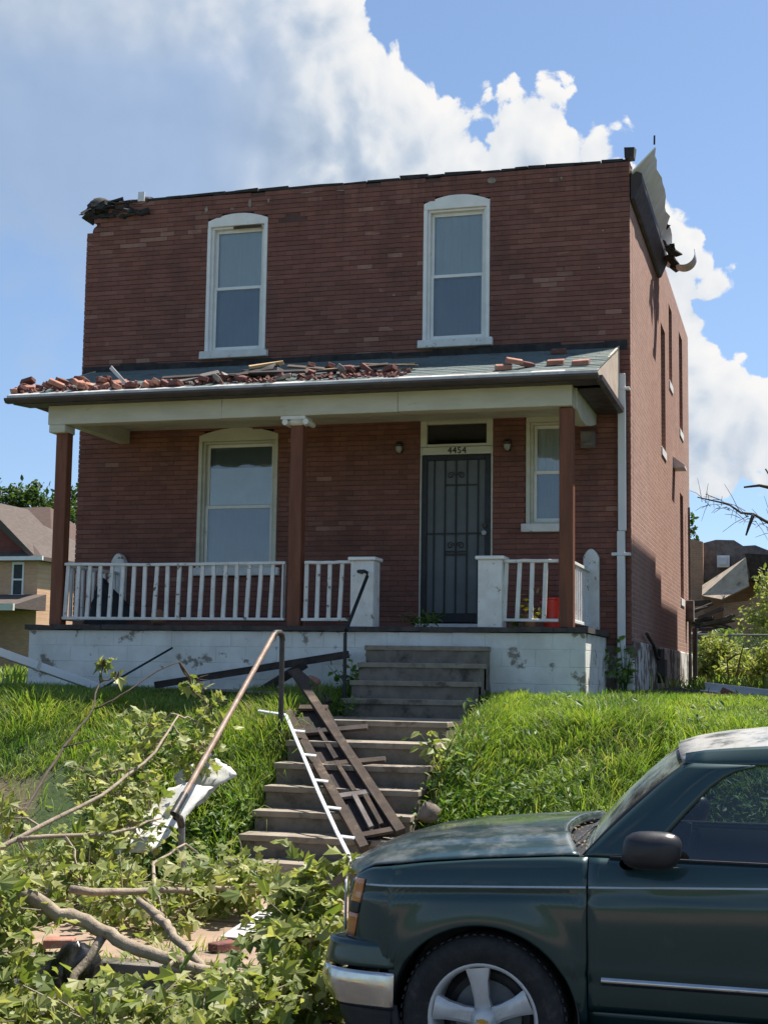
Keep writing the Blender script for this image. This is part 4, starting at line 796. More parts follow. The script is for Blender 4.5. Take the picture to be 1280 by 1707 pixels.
# ------------------------------------------------------------------ storm-felled branches
branch('thick bare limb with leafy twigs lying across the pavement at lower left', [([(5.42, -10.95, 0.80), (5.72, -10.72, 0.62), (5.95, -10.70, 0.54), (6.14, -10.69, 0.45), (6.45, -10.66, 0.36), (6.62, -10.57, 0.31)], 0.046, 0.034), ([(6.62, -10.57, 0.31), (6.85, -10.3, 0.22), (7.05, -10.0, 0.2)], 0.036, 0.02), ([(6.06, -10.05, 0.5), (6.23, -10.24, 0.46), (6.47, -10.48, 0.36), (6.60, -10.55, 0.31)], 0.028, 0.026), ([(6.0, -10.68, 0.5), (5.9, -10.9, 0.25), (5.8, -11.0, 0.04)], 0.03, 0.02), ([(5.8, -9.8, 0.55), (6.06, -10.05, 0.5)], 0.02, 0.035), ([(6.25, -10.4, 0.28), (6.7, -10.55, 0.22), (7.1, -10.75, 0.12)], 0.02, 0.012)],
       [(5.45, -11.0, 0.62, 0.30, 1.5), (5.5, -11.15, 0.35, 0.28, 1.1), (5.75, -11.15, 0.12, 0.3, 1.0), (6.1, -11.2, 0.12, 0.3, 1.2), (6.45, -11.1, 0.12, 0.32, 1.2), (6.8, -11.05, 0.12, 0.32, 1.2), (6.3, -11.35, 0.1, 0.3, 1.0), (6.9, -11.35, 0.15, 0.3, 1.1), (6.62, -10.7, 0.18, 0.22, 0.5), (7.1, -11.1, 0.25, 0.26, 0.8)], 31, 160, 0.10)
branch('leafy branch standing up against the front bumper of the parked car', [([(6.95, -9.6, 0.14), (6.98, -9.9, 0.40), (7.02, -10.0, 0.62), (7.0, -9.9, 0.80)], 0.03, 0.012), ([(6.85, -10.3, 0.18), (7.1, -10.25, 0.45), (7.25, -10.2, 0.5)], 0.022, 0.01)],
       [(7.0, -9.95, 0.74, 0.17, 0.6), (6.95, -10.0, 0.62, 0.20, 0.7), (7.10, -10.0, 0.52, 0.24, 1.0), (7.0, -10.2, 0.48, 0.3, 1.2), (7.2, -10.5, 0.35, 0.3, 1.2), (7.1, -10.75, 0.2, 0.3, 1.0), (7.3, -10.3, 0.2, 0.3, 0.8), (7.2, -9.8, 0.86, 0.08, 0.12)], 32, 150, 0.11)
branch('leafy branch heaped over the pavement between handrail and white sign', [([(5.0, -9.2, 0.5), (5.35, -8.6, 0.42), (5.75, -8.1, 0.40), (6.0, -7.7, 0.38)], 0.03, 0.012), ([(5.35, -8.6, 0.42), (5.1, -8.1, 0.55), (5.15, -7.6, 0.65)], 0.018, 0.008)],
       [(5.35, -7.7, 0.30, 0.30, 0.9), (5.5, -7.5, 0.26, 0.30, 0.9), (5.75, -7.75, 0.42, 0.30, 1.0), (5.45, -8.15, 0.40, 0.36, 1.1), (5.05, -8.5, 0.32, 0.34, 1.0), (5.5, -8.75, 0.22, 0.26, 0.6), (5.75, -7.9, 0.42, 0.2, 0.6)], 33, 150, 0.10)
branch('big leafy branch leaning on the bare bank at the left', [([(3.6, -8.9, 0.42), (4.05, -8.3, 0.72), (4.35, -7.5, 1.0), (4.45, -6.7, 1.32), (4.3, -5.9, 1.62)], 0.024, 0.008), ([(4.05, -8.3, 0.72), (4.5, -7.7, 0.7), (4.75, -7.2, 0.8)], 0.02, 0.008), ([(3.6, -8.9, 0.42), (3.9, -9.4, 0.45), (4.4, -9.7, 0.42)], 0.03, 0.016)],
       [(4.25, -7.6, 0.55, 0.36, 0.9), (4.4, -7.1, 0.72, 0.40, 1.2), (4.35, -6.6, 0.80, 0.28, 0.6), (4.2, -6.9, 0.95, 0.36, 1.0), (4.45, -7.7, 0.42, 0.34, 1.0), (4.0, -8.2, 0.4, 0.3, 0.4), (4.1, -6.3, 1.25, 0.34, 0.9), (3.95, -6.8, 1.05, 0.30, 0.5), (4.0, -5.9, 1.5, 0.28, 0.5), (4.55, -6.0, 1.3, 0.26, 0.6), (4.2, -8.3, 0.36, 0.38, 1.0), (4.6, -8.2, 0.34, 0.36, 1.0), (4.45, -5.7, 1.55, 0.2, 0.4), (3.7, -8.0, 0.85, 0.25, 0.3)], 34, 140, 0.105)
branch('thin crooked sapling branch standing in front of the white porch wall', [([(3.95, -8.4, 0.55), (3.75, -7.6, 0.95), (3.7, -7.0, 1.35), (3.72, -6.5, 1.68), (3.62, -6.2, 1.92), (3.60, -6.1, 2.05)], 0.016, 0.006), ([(3.72, -6.5, 1.68), (3.9, -6.3, 1.80), (4.05, -6.0, 2.0), (4.25, -5.8, 2.12)], 0.01, 0.004), ([(3.7, -7.0, 1.35), (3.95, -6.7, 1.45)], 0.007, 0.003)],
       [(3.60, -6.1, 2.08, 0.10, 0.16), (4.3, -5.6, 1.90, 0.14, 0.16), (4.45, -5.5, 1.70, 0.16, 0.2), (3.8, -6.2, 1.97, 0.05, 0.04)], 35, 100, 0.12, 'bark_dark')
branch('leafy bough filling the bottom left corner of the picture', [([(4.9, -10.6, 0.35), (5.0, -10.9, 0.55), (5.15, -11.1, 0.75), (5.2, -11.2, 0.95)], 0.025, 0.01), ([(4.4, -9.9, 0.3), (4.9, -10.3, 0.3), (5.4, -10.5, 0.2)], 0.03, 0.02)],
       [(5.12, -11.1, 0.80, 0.24, 1.3), (5.18, -11.25, 0.55, 0.28, 1.4), (5.25, -11.4, 0.3, 0.3, 1.3), (4.95, -10.6, 0.55, 0.3, 1.0), (4.7, -10.0, 0.45, 0.34, 1.0), (5.4, -11.35, 0.1, 0.3, 1.2), (4.55, -9.6, 0.5, 0.34, 1.0), (5.7, -11.45, 0.08, 0.28, 1.0)], 36, 150, 0.105)

# ------------------------------------------------------------------ handrails
def elbow(mb, p, r): mb.lathe([(r * 0.3, -r), (r * 0.9, -r * 0.6), (r * 1.15, 0), (r * 0.9, r * 0.6), (r * 0.3, r)], p, 10)
hr = thing('pipe_handrail', 'rusty pipe handrail running down the left side of the steps', 'handrail', (4.85, -4.6, 1.2))
MB().tube([(4.85, -4.60, 2.40), (4.85, -4.58, 1.15)], 0.028, 10).build('post', 'iron_pipe', hr, smooth=True)
mb = MB().tube([(4.85, -4.59, 2.36), (4.85, -4.61, 2.415), (4.85, -4.67, 2.44), (4.85, -4.80, 2.435), (4.85, -4.86, 2.40)], 0.031, 10); mb.build('elbow', 'iron_pipe', hr, smooth=True)
MB().tube([(4.85, -4.85, 2.415), (4.85, -6.98, 0.97)], 0.026, 10).build('rail', 'rusty_pipe', hr, smooth=True)
MB().tube([(4.85, -6.96, 0.985), (4.85, -7.18, 0.84), (4.85, -7.12, 0.81), (4.85, -7.05, 0.79), (4.85, -7.0, 0.72)], 0.033, 10).build('elbow', 'iron_pipe', hr, smooth=True)
mat('galvanised', (0.22, 0.23, 0.24), (0.15, 0.155, 0.16), 12, 0.45, 0.1)
MB().tube([(4.85, -7.0, 0.76), (4.85, -6.97, 0.10)], 0.03, 10).build('post', 'galvanised', hr, smooth=True)
h2 = thing('stair_rail', 'black pipe rail rising beside the top steps to the left porch pillar', 'handrail', (5.0, -2.92, 1.7))
MB().tube([(5.0, -2.92, 1.6), (5.0, -2.93, 2.48), (5.0, -2.88, 2.54)], 0.022, 8).build('post', 'iron_bar', h2, smooth=True)
MB().tube([(5.0, -2.90, 2.52), (5.0, -2.10, 3.19), (5.0, -2.09, 3.235), (4.97, -2.12, 3.25), (4.89, -2.10, 3.25), (4.88, -1.90, 3.25)], 0.022, 8).build('rail', 'iron_bar', h2, smooth=True)

# ------------------------------------------------------------------ wreckage on the steps
G_DEB = 'storm wreckage'
def bars(name, label, cat, m, segs, group=None, jit=0.004, bevel=0.003):
    """one board or a few joined ones; each segment (a, b, w, h, up)"""
    if len(segs) == 1:
        a, b, w_, h_, up = segs[0]; o = MB().bar(a, b, w_, h_, up, jit=jit).build(name, m, bevel=bevel); return tag(o, label, cat, group)
    t = thing(name, label, cat, segs[0][0], group)
    for i, (a, b, w_, h_, up) in enumerate(segs): MB().bar(a, b, w_, h_, up, jit=jit).build('stringer' if i < 2 else 'slat', m if isinstance(m, str) else m[i % len(m)], t, bevel=bevel)
    return t
N_ = Vector((0, -0.41, 0.912)); S_ = Vector((1, 0, 0))
sn = (0, -0.514, 0.857)
fr = [((4.644, -3.59, 2.03), (6.5, -5.925, 0.629), 0.085, 0.06, sn), ((4.799, -4.265, 1.625), (6.226, -6.143, 0.498), 0.085, 0.06, sn), ((5.096, -4.595, 1.427), (5.74, -4.475, 1.499), 0.075, 0.03, sn), ((5.481, -5.062, 1.147), (6.07, -4.955, 1.211), 0.075, 0.03, sn), ((5.761, -5.497, 0.886), (6.065, -5.415, 0.935), 0.075, 0.03, sn), ((6.087, -6.003, 0.582), (6.455, -5.882, 0.655), 0.075, 0.03, sn), ((4.905, -4.192, 1.669), (5.212, -4.181, 1.675), 0.075, 0.03, sn), ((5.232, -4.523, 1.47), (5.573, -4.969, 1.203), 0.045, 0.03, sn), ((5.588, -5.013, 1.176), (5.903, -5.424, 0.93), 0.045, 0.03, sn), ((5.915, -5.464, 0.905), (6.207, -5.882, 0.655), 0.045, 0.03, sn), ((6.019, -5.459, 0.909), (6.29, -5.839, 0.681), 0.045, 0.03, sn)]
bars('charred_trellis', 'charred wooden frame of two long rails with slats lying down the steps', 'wooden frame', ['old_wood', 'old_wood', 'charred_wood', 'old_wood', 'grey_board'], fr)
mb = MB(); q = [Vector(p) for p in ((4.832, -4.172, 1.636), (5.182, -4.09, 1.685), (6.394, -5.806, 0.655), (6.208, -6.029, 0.522))]; u = Vector((0, 0.012, -0.027)); mb.add(q + [p + u for p in q], [(0, 1, 2, 3), (7, 6, 5, 4), (0, 4, 5, 1), (1, 5, 6, 2), (2, 6, 7, 3), (3, 7, 4, 0)])
tag(mb.build('charred_board', 'charred_wood'), 'black charred board lying on the steps under the slatted frame', 'board', G_DEB)
wr_ = thing('white_rail', 'narrow white metal rail with short stubs leaning along the steps', 'rail', (4.73, -4.1, 1.62))
P5 = [(4.535, -4.415, 1.635), (4.861, -4.473, 1.6), (5.273, -5.092, 1.229), (5.601, -5.588, 0.931), (5.941, -6.08, 0.636), (6.221, -6.462, 0.407)]
for a, b in zip(P5[:-1], P5[1:]): MB().bar(a, b, 0.035, 0.022, sn).build('strip', 'alu_white', wr_, bevel=0.004)
for t in (0.12, 0.3, 0.48, 0.66, 0.84):
    a = Vector(P5[1]).lerp(Vector(P5[5]), t); MB().bar(a, a + Vector((0.13, 0.0, -0.01)), 0.03, 0.012, sn).build('stub', 'alu_white', wr_)
bars('fallen_beam', 'long dark beam leaning up against the white porch wall', 'beam', 'charred_wood', [((2.40, -2.35, 1.86), (4.78, -2.08, 2.26), 0.05, 0.085, (0, 0, 1))], G_DEB, 0.006)
bars('fallen_beam', 'short dark beam propped under the long one beside the steps', 'beam', 'charred_wood', [((3.78, -2.68, 1.74), (4.28, -2.22, 2.14), 0.06, 0.10, (0, 0, 1))], G_DEB, 0.006)
bars('broken_board', 'splintered brown board sticking up at the top of the charred frame', 'board', 'old_wood', [((4.20, -2.42, 2.06), (4.86, -3.1, 1.70), 0.14, 0.03, sn)], G_DEB, 0.008)
bars('thin_rod', 'thin black rod leaning on the porch wall above the fallen downspout', 'rod', 'iron_bar', [((1.80, -2.6, 1.80), (2.47, -2.02, 2.32), 0.02, 0.025, (0, 0, 1))], G_DEB, 0.001)
bars('flat_board', 'pale board lying flat in the grass below the porch wall', 'board', 'grey_board', [((3.1, -2.6, 1.82), (4.35, -2.95, 1.80), 0.22, 0.025, (0, 0, 1))], G_DEB)
t = thing('fallen_downspout', 'white rectangular downspout lying across the grass at the far left', 'downspout', (0.76, -3.2, 2.2), G_DEB)
MB().bar((0.30, -3.95, 2.49), (1.72, -2.42, 1.80), 0.13, 0.10, (0, 0, 1)).build('pipe', 'alu_white', t, bevel=0.012, seg=2)
for k in (0.25, 0.6): a = Vector((0.30, -3.95, 2.49)).lerp(Vector((1.72, -2.42, 1.80)), k); MB().bar(a, a + Vector((0.028, 0.031, -0.014)), 0.14, 0.112, (0, 0, 1)).build('band', 'drip_edge', t)
def sheet(name, label, cat, corners, m, seed, n=9, amp=0.05, group=None, thick=0.006, parent=None):
    rr = random.Random(seed); a, b, c, d = (Vector(p) for p in corners); mb = MB(); top = []
    nrm = (b - a).cross(d - a).normalized(); ph = [rr.uniform(0, 6) for _ in range(6)]
    for i in range(n + 1):
        for j in range(n + 1):
            u, v = i / n, j / n; p = a.lerp(b, u).lerp(d.lerp(c, u), v); h = amp * (math.sin(3 * u + ph[0] + 2.5 * v) + 0.6 * math.sin(6 * v + ph[1] + 2 * u) + 0.35 * math.sin(11 * u + ph[2] - 5 * v)); e = rr.uniform(-.012, .012)
            top.append(p + nrm * h + Vector((e, e, 0)))
    m_ = n + 1; f = [(i * m_ + j, (i + 1) * m_ + j, (i + 1) * m_ + j + 1, i * m_ + j + 1) for i in range(n) for j in range(n)]
    mb.add(top, f); o = mb.build(name, m, parent, smooth='all'); s = o.modifiers.new('thickness', 'SOLIDIFY'); s.thickness = thick
    return tag(o, label, cat, group) if label else o
mat('white_plastic', (0.60, 0.60, 0.58), (0.52, 0.52, 0.50), 3, 0.5, 0.2, 25, stain=(0.33, 0.31, 0.26), sscale=5, slo=0.52, shi=0.7)
sheet('plastic_sheet', 'white bent sheet lying in the grass behind the handrail', 'sheet', [(4.52, -5.95, 0.80), (4.20, -5.75, 1.02), (4.46, -5.55, 1.28), (4.86, -5.75, 1.08)], 'white_plastic', 41, 14, 0.022, thick=0.016)
sheet('plastic_bag', 'crumpled white plastic sheeting caught among the leaves below the bent sheet', 'plastic sheet', [(4.20, -7.35, 0.50), (4.62, -7.05, 0.48), (4.80, -6.25, 0.95), (4.45, -6.40, 0.98)], 'white_plastic', 42, 16, 0.05, thick=0.012)
t = thing('white_pipe', 'short white pipe lying at the foot of the steps', 'pipe', (5.4, -6.3, 0.2), G_DEB); MB().tube([(5.35, -6.22, 0.19), (6.02, -6.82, 0.19)], 0.045, 12).build('tube', 'alu_white', t, smooth=True); MB().tube([(5.92, -6.73, 0.19), (6.05, -6.846, 0.19)], 0.053, 12).build('collar', 'alu_white', t, smooth=True)
# printed placard face up on the pavement
t = thing('printed_sign', 'white placard with black print lying on the pavement among leaves', 'sign', (6.15, -8.4, 0.16))
Mx = Matrix.Translation((6.18, -8.44, 0.215)) @ Matrix.Rotation(R(-4), 4, 'Z') @ Matrix.Rotation(R(7), 4, 'X') @ Matrix.Rotation(R(90), 4, 'Z')
MB().box(-0.38, 0.38, -0.19, 0.19, -0.004, 0.004, Mx).build('board', 'white_plastic', t)
mk_ = MB()
for r_, (y, hgt) in enumerate(((0.12, 0.07), (0.0, 0.09), (-0.12, 0.08))):
    x = -0.20
    while x < 0.33:
        w_ = random.uniform(0.03, 0.06); mk_.box(x, x + w_, y - hgt / 2, y + hgt / 2, 0.0045, 0.0055, Mx @ Matrix.Rotation(0.02, 4, 'Z')); x += w_ + 0.03
tag(mk_.build('print', 'black_ink', t), kind='stuff')
mat('faded_pink', (0.62, 0.45, 0.47), (0.7, 0.58, 0.58), 6, 0.6)
MB().box(-0.375, -0.24, -0.185, 0.185, 0.0044, 0.005, Mx).build('picture', 'faded_pink', t)
mat('black_plastic', (0.008, 0.008, 0.009), (0.014, 0.014, 0.015), 6, 0.28, 0.3, 18, spec=0.6)
def blob(name, label, cat, c, r, m, seed, amp=0.28, n=18, group=None):
    rr = random.Random(seed); mb = MB(); vs = []; ph = [rr.uniform(0, 6) for _ in range(8)]; c = Vector(c)
    for i in range(n + 1):
        th = math.pi * i / n
        for j in range(2 * n):
            f = 2 * math.pi * j / (2 * n); k = 1 + amp * (0.5 * math.sin(3 * f + ph[0] + 2 * th) * math.sin(th) + 0.3 * math.sin(5 * th + ph[1] + f) + 0.25 * math.sin(7 * f + ph[2]) * math.sin(th) ** 2) + rr.uniform(-.03, .03)
            vs.append(c + Vector((r[0] * math.sin(th) * math.cos(f) * k, r[1] * math.sin(th) * math.sin(f) * k, max(r[2] * math.cos(th) * k, -r[2] * 0.85))))
    mb.add(vs, [(i * 2 * n + j, i * 2 * n + (j + 1) % (2 * n), (i + 1) * 2 * n + (j + 1) % (2 * n), (i + 1) * 2 * n + j) for i in range(n) for j in range(2 * n)])
    return tag(mb.build(name, m, smooth='all'), label, cat, group)
blob('rubbish_bag', 'torn black plastic bag lying under the thick bare limb', 'bag', (5.80, -10.62, 0.24), (0.17, 0.14, 0.18), 'black_plastic', 51)
blob('concrete_lump', 'grey concrete lump at the right edge of the lower steps', 'rubble', (6.68, -5.62, 0.78), (0.10, 0.09, 0.10), 'step_concrete', 52, 0.75, 5)
# fallen gutter and brick on the right lawn
t = thing('fallen_gutter', 'white metal gutter length lying on the grass past the house corner', 'gutter', (8.75, 0.7, 1.85), G_DEB)
mb = MB().prism([(-0.07, 0.0), (-0.075, 0.09), (-0.065, 0.09), (-0.06, 0.01), (0.06, 0.01), (0.07, 0.11), (0.08, 0.11), (0.07, 0.0)], 'x', 0, 1.35)
o = mb.build('channel', 'alu_white', t); o.matrix_parent_inverse = Matrix(); o.matrix_basis = Matrix.Rotation(R(-24), 4, 'Z') @ Matrix.Rotation(R(5), 4, 'Y') @ Matrix.Rotation(R(35), 4, 'X')
sheet('felt_or_shade_sheet', 'black sheet put in for the shadow beside the fallen gutter', 'roofing', [(8.2, 0.2, 1.82), (8.75, 0.5, 1.84), (8.95, 1.2, 1.90), (8.25, 1.3, 1.86)], 'tar', 43, amp=0.04)  # black sheet laid in as the shadow on the ground by the gutter
def brick_at(p, rot, m='loose_brick', label=None, group=None, dims=(0.205, 0.098, 0.06), name='loose_brick'):
    k = (m, dims)
    if k not in BR:
        a, b, c = (q / 2 for q in dims); o = MB().box(-a, a, -b, b, -c, c, jit=0.009).build(name, m, bevel=0.006); BR[k] = o.data; BRm[k] = True
    else:
        o = bpy.data.objects.new(name, BR[k]); C.objects.link(o); bv = o.modifiers.new('bevel', 'BEVEL'); bv.width = 0.006; bv.segments = 1
    o.location = p; o.rotation_euler = rot; return tag(o, label, 'brick', group)
BR, BRm = {}, {}
ONES = 'first second third fourth fifth sixth seventh eighth ninth tenth eleventh twelfth thirteenth fourteenth fifteenth sixteenth seventeenth eighteenth nineteenth'.split()
def nth(k):
    if k < 19: return ONES[k]
    t, u = divmod(k + 1, 10); T = {2: 'twent', 3: 'thirt', 4: 'fort', 5: 'fift', 6: 'sixt', 7: 'sevent'}[t]
    return T + 'ieth' if u == 0 else T + 'y-' + ONES[u - 1]
def number(os_, text):
    for k, o in enumerate(sorted(os_, key=lambda o: o.location.x)): o['label'] = text % nth(k)
brick_at((9.02, -1.62, 1.83), (0.1, 0.0, 0.4), 'loose_brick', 'broken brick lying in the grass above the car roof', dims=(0.26, 0.12, 0.07))
brick_at((9.18, -1.52, 1.86), (0.1, 0.45, 0.2), 'loose_brick_dark', 'dark brick tilted over the broken one on the right lawn', dims=(0.22, 0.11, 0.07))
brick_at((5.10, -9.55, 0.20), (0, 0, 0.3), 'loose_brick', 'red brick on the pavement behind the thick bare limb')
brick_at((6.15, -9.2, 0.18), (0, 0, 1.1), 'loose_brick_dark', 'dark red brick on the pavement near the white sign')
# ------------------------------------------------------------------ wreckage on the porch roof
def roof_z(y): return RZ + (y - RY) * slope + 0.016
rr = random.Random(77); GB = 'loose bricks strewn on the porch roof'
tilt = math.atan(slope)
heapA = []
for k in range(36):
    u = rr.random() ** 1.4; x = 0.12 + u * 2.6; y = RY + 0.10 + abs(rr.gauss(0, 0.26)); lvl = 0.032 + (0.065 if rr.random() < 0.4 and x < 1.5 else 0) + (0.055 if rr.random() < 0.2 and 0.4 < x < 1.3 else 0)
    heapA.append(1); heapA[-1] = brick_at((x, y, roof_z(y) + lvl), (tilt + rr.gauss(0, .12), rr.gauss(0, .22), rr.uniform(0, 3.14)), rr.choice(['loose_brick', 'loose_brick', 'loose_brick_dark']), 'loose red brick heaped along the left edge of the porch roof', GB, rr.choice([(0.205, 0.098, 0.06), (0.205, 0.098, 0.06), (0.13, 0.10, 0.062), (0.09, 0.085, 0.055)]))
number(heapA, '%s loose red brick from the left end of the heap on the porch roof')
GB2 = 'dark bricks and lumps in the middle of the porch roof'
heapB = []
for k in range(22):
    x = rr.uniform(2.7, 5.3); y = RY + 0.16 + abs(rr.gauss(0, 0.30)) + (0.25 if x > 3.9 else 0); heapB.append(1); heapB[-1] = brick_at((x, y, roof_z(y) + 0.03 + rr.random() * 0.04), (tilt + rr.gauss(0, .2), rr.gauss(0, .25), rr.uniform(0, 3.14)), rr.choice(['loose_brick_dark', 'loose_brick_dark', 'loose_brick_dark', 'mortar_lump']), 'dark broken brick lying in the rubble on the middle of the porch roof', GB2, rr.choice([(0.205, 0.098, 0.06), (0.12, 0.09, 0.06)]))
number(heapB, '%s dark brick from the left in the rubble at mid porch roof')
for (x, y, rz, m, lab) in ((6.62, -1.98, 0.25, 'loose_brick', 'lower of two stacked bricks right of centre on the porch roof'), (6.86, -1.80, 0.9, 'loose_brick_dark', 'dark brick leaning behind the stacked pair on the porch roof'), (7.20, -1.72, 0.05, 'loose_brick', 'second brick from the right end of the porch roof'), (7.52, -1.85, 0.0, 'loose_brick', 'rightmost brick on the porch roof'), (7.05, -0.55, 0.1, 'loose_brick_dark', 'shaded brick high up the porch roof near the wall')):
    brick_at((x, y, roof_z(y) + 0.034), (tilt, 0, rz), m, lab)
brick_at((6.74, -1.93, roof_z(-1.93) + 0.095), (tilt, 0.12, 0.5), 'loose_brick', 'upper of two stacked bricks right of centre on the porch roof')
bars('roof_plank', 'long pale yellow plank lying on the rubble of the porch roof', 'plank', 'fresh_wood', [((4.25, -1.62, roof_z(-1.62) + 0.05), (5.35, -1.35, roof_z(-1.35) + 0.05), 0.12, 0.035, (0, -.3, 1))], None, 0.01)
bars('roof_plank', 'short yellow plank sticking up left of the rubble on the porch roof', 'plank', 'fresh_wood', [((3.20, -1.55, roof_z(-1.55) + 0.13), (3.62, -1.40, roof_z(-1.4) + 0.16), 0.10, 0.04, (0, -.3, 1))], None, 0.01)
bars('roof_board', 'grey weathered board lying on the porch roof left of centre', 'board', 'grey_board', [((2.42, -2.05, roof_z(-2.05) + 0.05), (2.92, -1.85, roof_z(-1.85) + 0.12), 0.13, 0.03, (0, -.6, 1))], None, 0.008)
bars('roof_strip', 'thin pale bent strip standing up from the porch roof', 'strip', 'drip_edge', [((1.72, -2.0, roof_z(-2.0) + 0.02), (1.42, -1.9, roof_z(-1.9) + 0.26), 0.05, 0.012, (0, -1, 0))], None, 0.004)
sheet('felt_or_shade_sheet', 'black torn roofing felt draped over the rubble on the porch roof', 'roofing', [(2.75, -2.0, roof_z(-2) + 0.08), (3.6, -1.75, roof_z(-1.75) + 0.16), (3.55, -1.3, roof_z(-1.3) + 0.10), (2.9, -1.4, roof_z(-1.4) + 0.05)], 'tar', 44, amp=0.03)
for k, (x, y, a, L, w_) in enumerate(((2.95, -1.75, 0.25, 0.7, 0.12), (3.35, -1.9, -0.15, 0.8, 0.10), (3.75, -1.6, 0.3, 0.6, 0.14), (4.2, -1.75, 0.1, 0.9, 0.09), (4.75, -1.6, 0.2, 0.7, 0.11), (5.0, -1.15, 0.35, 0.5, 0.08), (3.1, -1.45, -0.4, 0.5, 0.1), (2.2, -2.0, 0.2, 0.5, 0.09))):
    e = (x + L * math.cos(a), y + 0.6 * L * math.sin(a)); bars('splintered_board', '%s dark splintered board from the left on the porch roof' % nth(sorted((2.95, 3.35, 3.75, 4.2, 4.75, 5.0, 3.1, 2.2)).index(x)), 'board', 'charred_wood' if k % 2 else 'old_wood', [((x, y, roof_z(y) + 0.07 + 0.03 * (k % 3)), (e[0], e[1], roof_z(e[1]) + 0.05 + 0.05 * (k % 2)), w_, 0.025, (0, -.3, 1))], 'splintered boards on the porch roof', 0.014)
mb = MB()
for k in range(420):
    x = rr.uniform(0.2, 5.4); y = RY + 0.08 + abs(rr.gauss(0, .35)); s = rr.uniform(0.008, 0.035); mb.box(-s, s, -s * .7, s * .7, -s * .5, s * .5, Matrix.Translation((x, y, roof_z(y) + s * 0.5)) @ Euler((rr.random(), rr.random(), rr.uniform(0, 6))).to_matrix().to_4x4())
tag(mb.build('roof_crumbs', 'loose_brick_dark'), 'small crumbs of brick and mortar scattered along the porch roof', 'rubble', kind='stuff')
# ------------------------------------------------------------------ things on the porch
mat('red_plastic', (0.55, 0.03, 0.022), (0.48, 0.025, 0.02), 3, 0.4, spec=0.5)
b = thing('red_bucket', 'red plastic bucket on the porch behind the right railing', 'bucket', (7.13, -1.35, DK)); MB().lathe([(0.13, 0.0), (0.165, 0.34), (0.18, 0.345), (0.18, 0.365), (0.15, 0.365), (0.12, 0.02)], (7.13, -1.35, DK + 0.002), 22).build('pail', 'red_plastic', b, smooth=True)
MB().tube([(7.13 + 0.18 * math.cos(t * .314), -1.35 + 0.05, DK + 0.34 - 0.10 * math.sin(t * .314)) for t in range(11)], 0.005, 5).build('handle', 'alu_white', b)
mat('clay', (0.40, 0.22, 0.13), (0.32, 0.17, 0.1), 6, 0.8); mat('petal', (0.75, 0.62, 0.04), None, 5, 0.5)
p = thing('flower_pot', 'small clay pot of yellow flowers on the porch beside the red bucket', 'flower pot', (6.86, -1.5, DK)); MB().lathe([(0.06, 0), (0.085, 0.13), (0.095, 0.135), (0.095, 0.16), (0.08, 0.16), (0.07, 0.1)], (6.86, -1.5, DK + 0.002), 16).build('pot', 'clay', p, smooth=True)
rr = random.Random(5); lf = MB(); fl = MB()
for k in range(40):
    q = Vector((6.86 + rr.gauss(0, .09), -1.5 + rr.gauss(0, .07), DK + 0.22 + rr.gauss(0, .09))); M = Matrix.Translation(q) @ rand_rot(rr, .4) @ Matrix.Scale(rr.uniform(.05, .1), 4); (fl if k % 6 == 0 else lf).add([M @ Vector(v) for v in OVAL], OVAL_F)
tag(lf.build('leaves', 'fallen_leaf', p, recalc=False), kind='stuff')
for k in range(7): q = Vector((6.86 + rr.gauss(0, .1), -1.56 + rr.gauss(0, .05), DK + 0.2 + rr.gauss(0, .08))); MB().lathe([(0.005, -0.015), (0.03, 0), (0.036, 0.012), (0.012, 0.016)], q, 8).build('flower', 'petal', p, smooth=True)
plant('potted_shoots', 'pale yellow-green shoots at the foot of the right porch pillar', 6.70, -1.45, DK, 0.18, 24, 26, 0.1, 0.08, 'fallen_leaf')
mat('dark_canvas', (0.015, 0.017, 0.02), (0.03, 0.032, 0.036), 5, 0.7)
sheet('dark_tarp', 'dark folded tarpaulin lying behind the left end of the porch railing', 'tarpaulin', [(0.82, -1.2, 2.62), (1.35, -1.2, 2.62), (1.40, -0.8, 2.78), (0.80, -0.75, 3.32)], 'dark_canvas', 45, amp=0.025)
blob('flower_basket', 'small pinkish basket on the porch floor behind the left railing', 'basket', (2.0, -1.45, DK + 0.11), (0.10, 0.1, 0.11), 'clay', 53, 0.12)
blob('red_pot', 'broken red clay pot in the weeds below the porch wall', 'pot', (4.42, -2.45, 1.92), (0.13, 0.1, 0.08), 'loose_brick', 54, 0.1)

# ------------------------------------------------------------------ parked car
def paint(name, base, flake, coat=1.0, rough=0.42, dust_or_glare=(0.10, 0.11, 0.10), dlo=0.55, dhi=0.85, dmax=0.35):
    m = bpy.data.materials.new(name); m.use_nodes = True; N = NT(m.node_tree); b = N.n['Principled BSDF']; g = N.new('ShaderNodeNewGeometry'); pos = g.outputs['Position']
    col = N.mix(N.noise(pos, 900, 1), base, flake); d = N.math('MULTIPLY', N.mapr(N.noise(pos, 5, 6, 0.7), dlo, dhi), dmax)
    col = N.mix(d, col, dust_or_glare); N.l.new(col, b.inputs['Base Color']); b.inputs['Metallic'].default_value = 0.35
    N.put(b.inputs['Roughness'], N.math('ADD', rough, N.math('MULTIPLY', d, 0.5))); b.inputs['Coat Weight'].default_value = coat; N.put(b.inputs['Coat Roughness'], N.math('MULTIPLY_ADD', N.noise(pos, 11, 4), 0.10, 0.03))
    bn = N.new('ShaderNodeBump'); bn.inputs['Strength'].default_value = 0.05; bn.inputs['Distance'].default_value = 0.01; N.l.new(N.noise(pos, 3.5, 2), bn.inputs['Height']); N.l.new(bn.outputs[0], b.inputs['Coat Normal'])
    MATS[name] = m
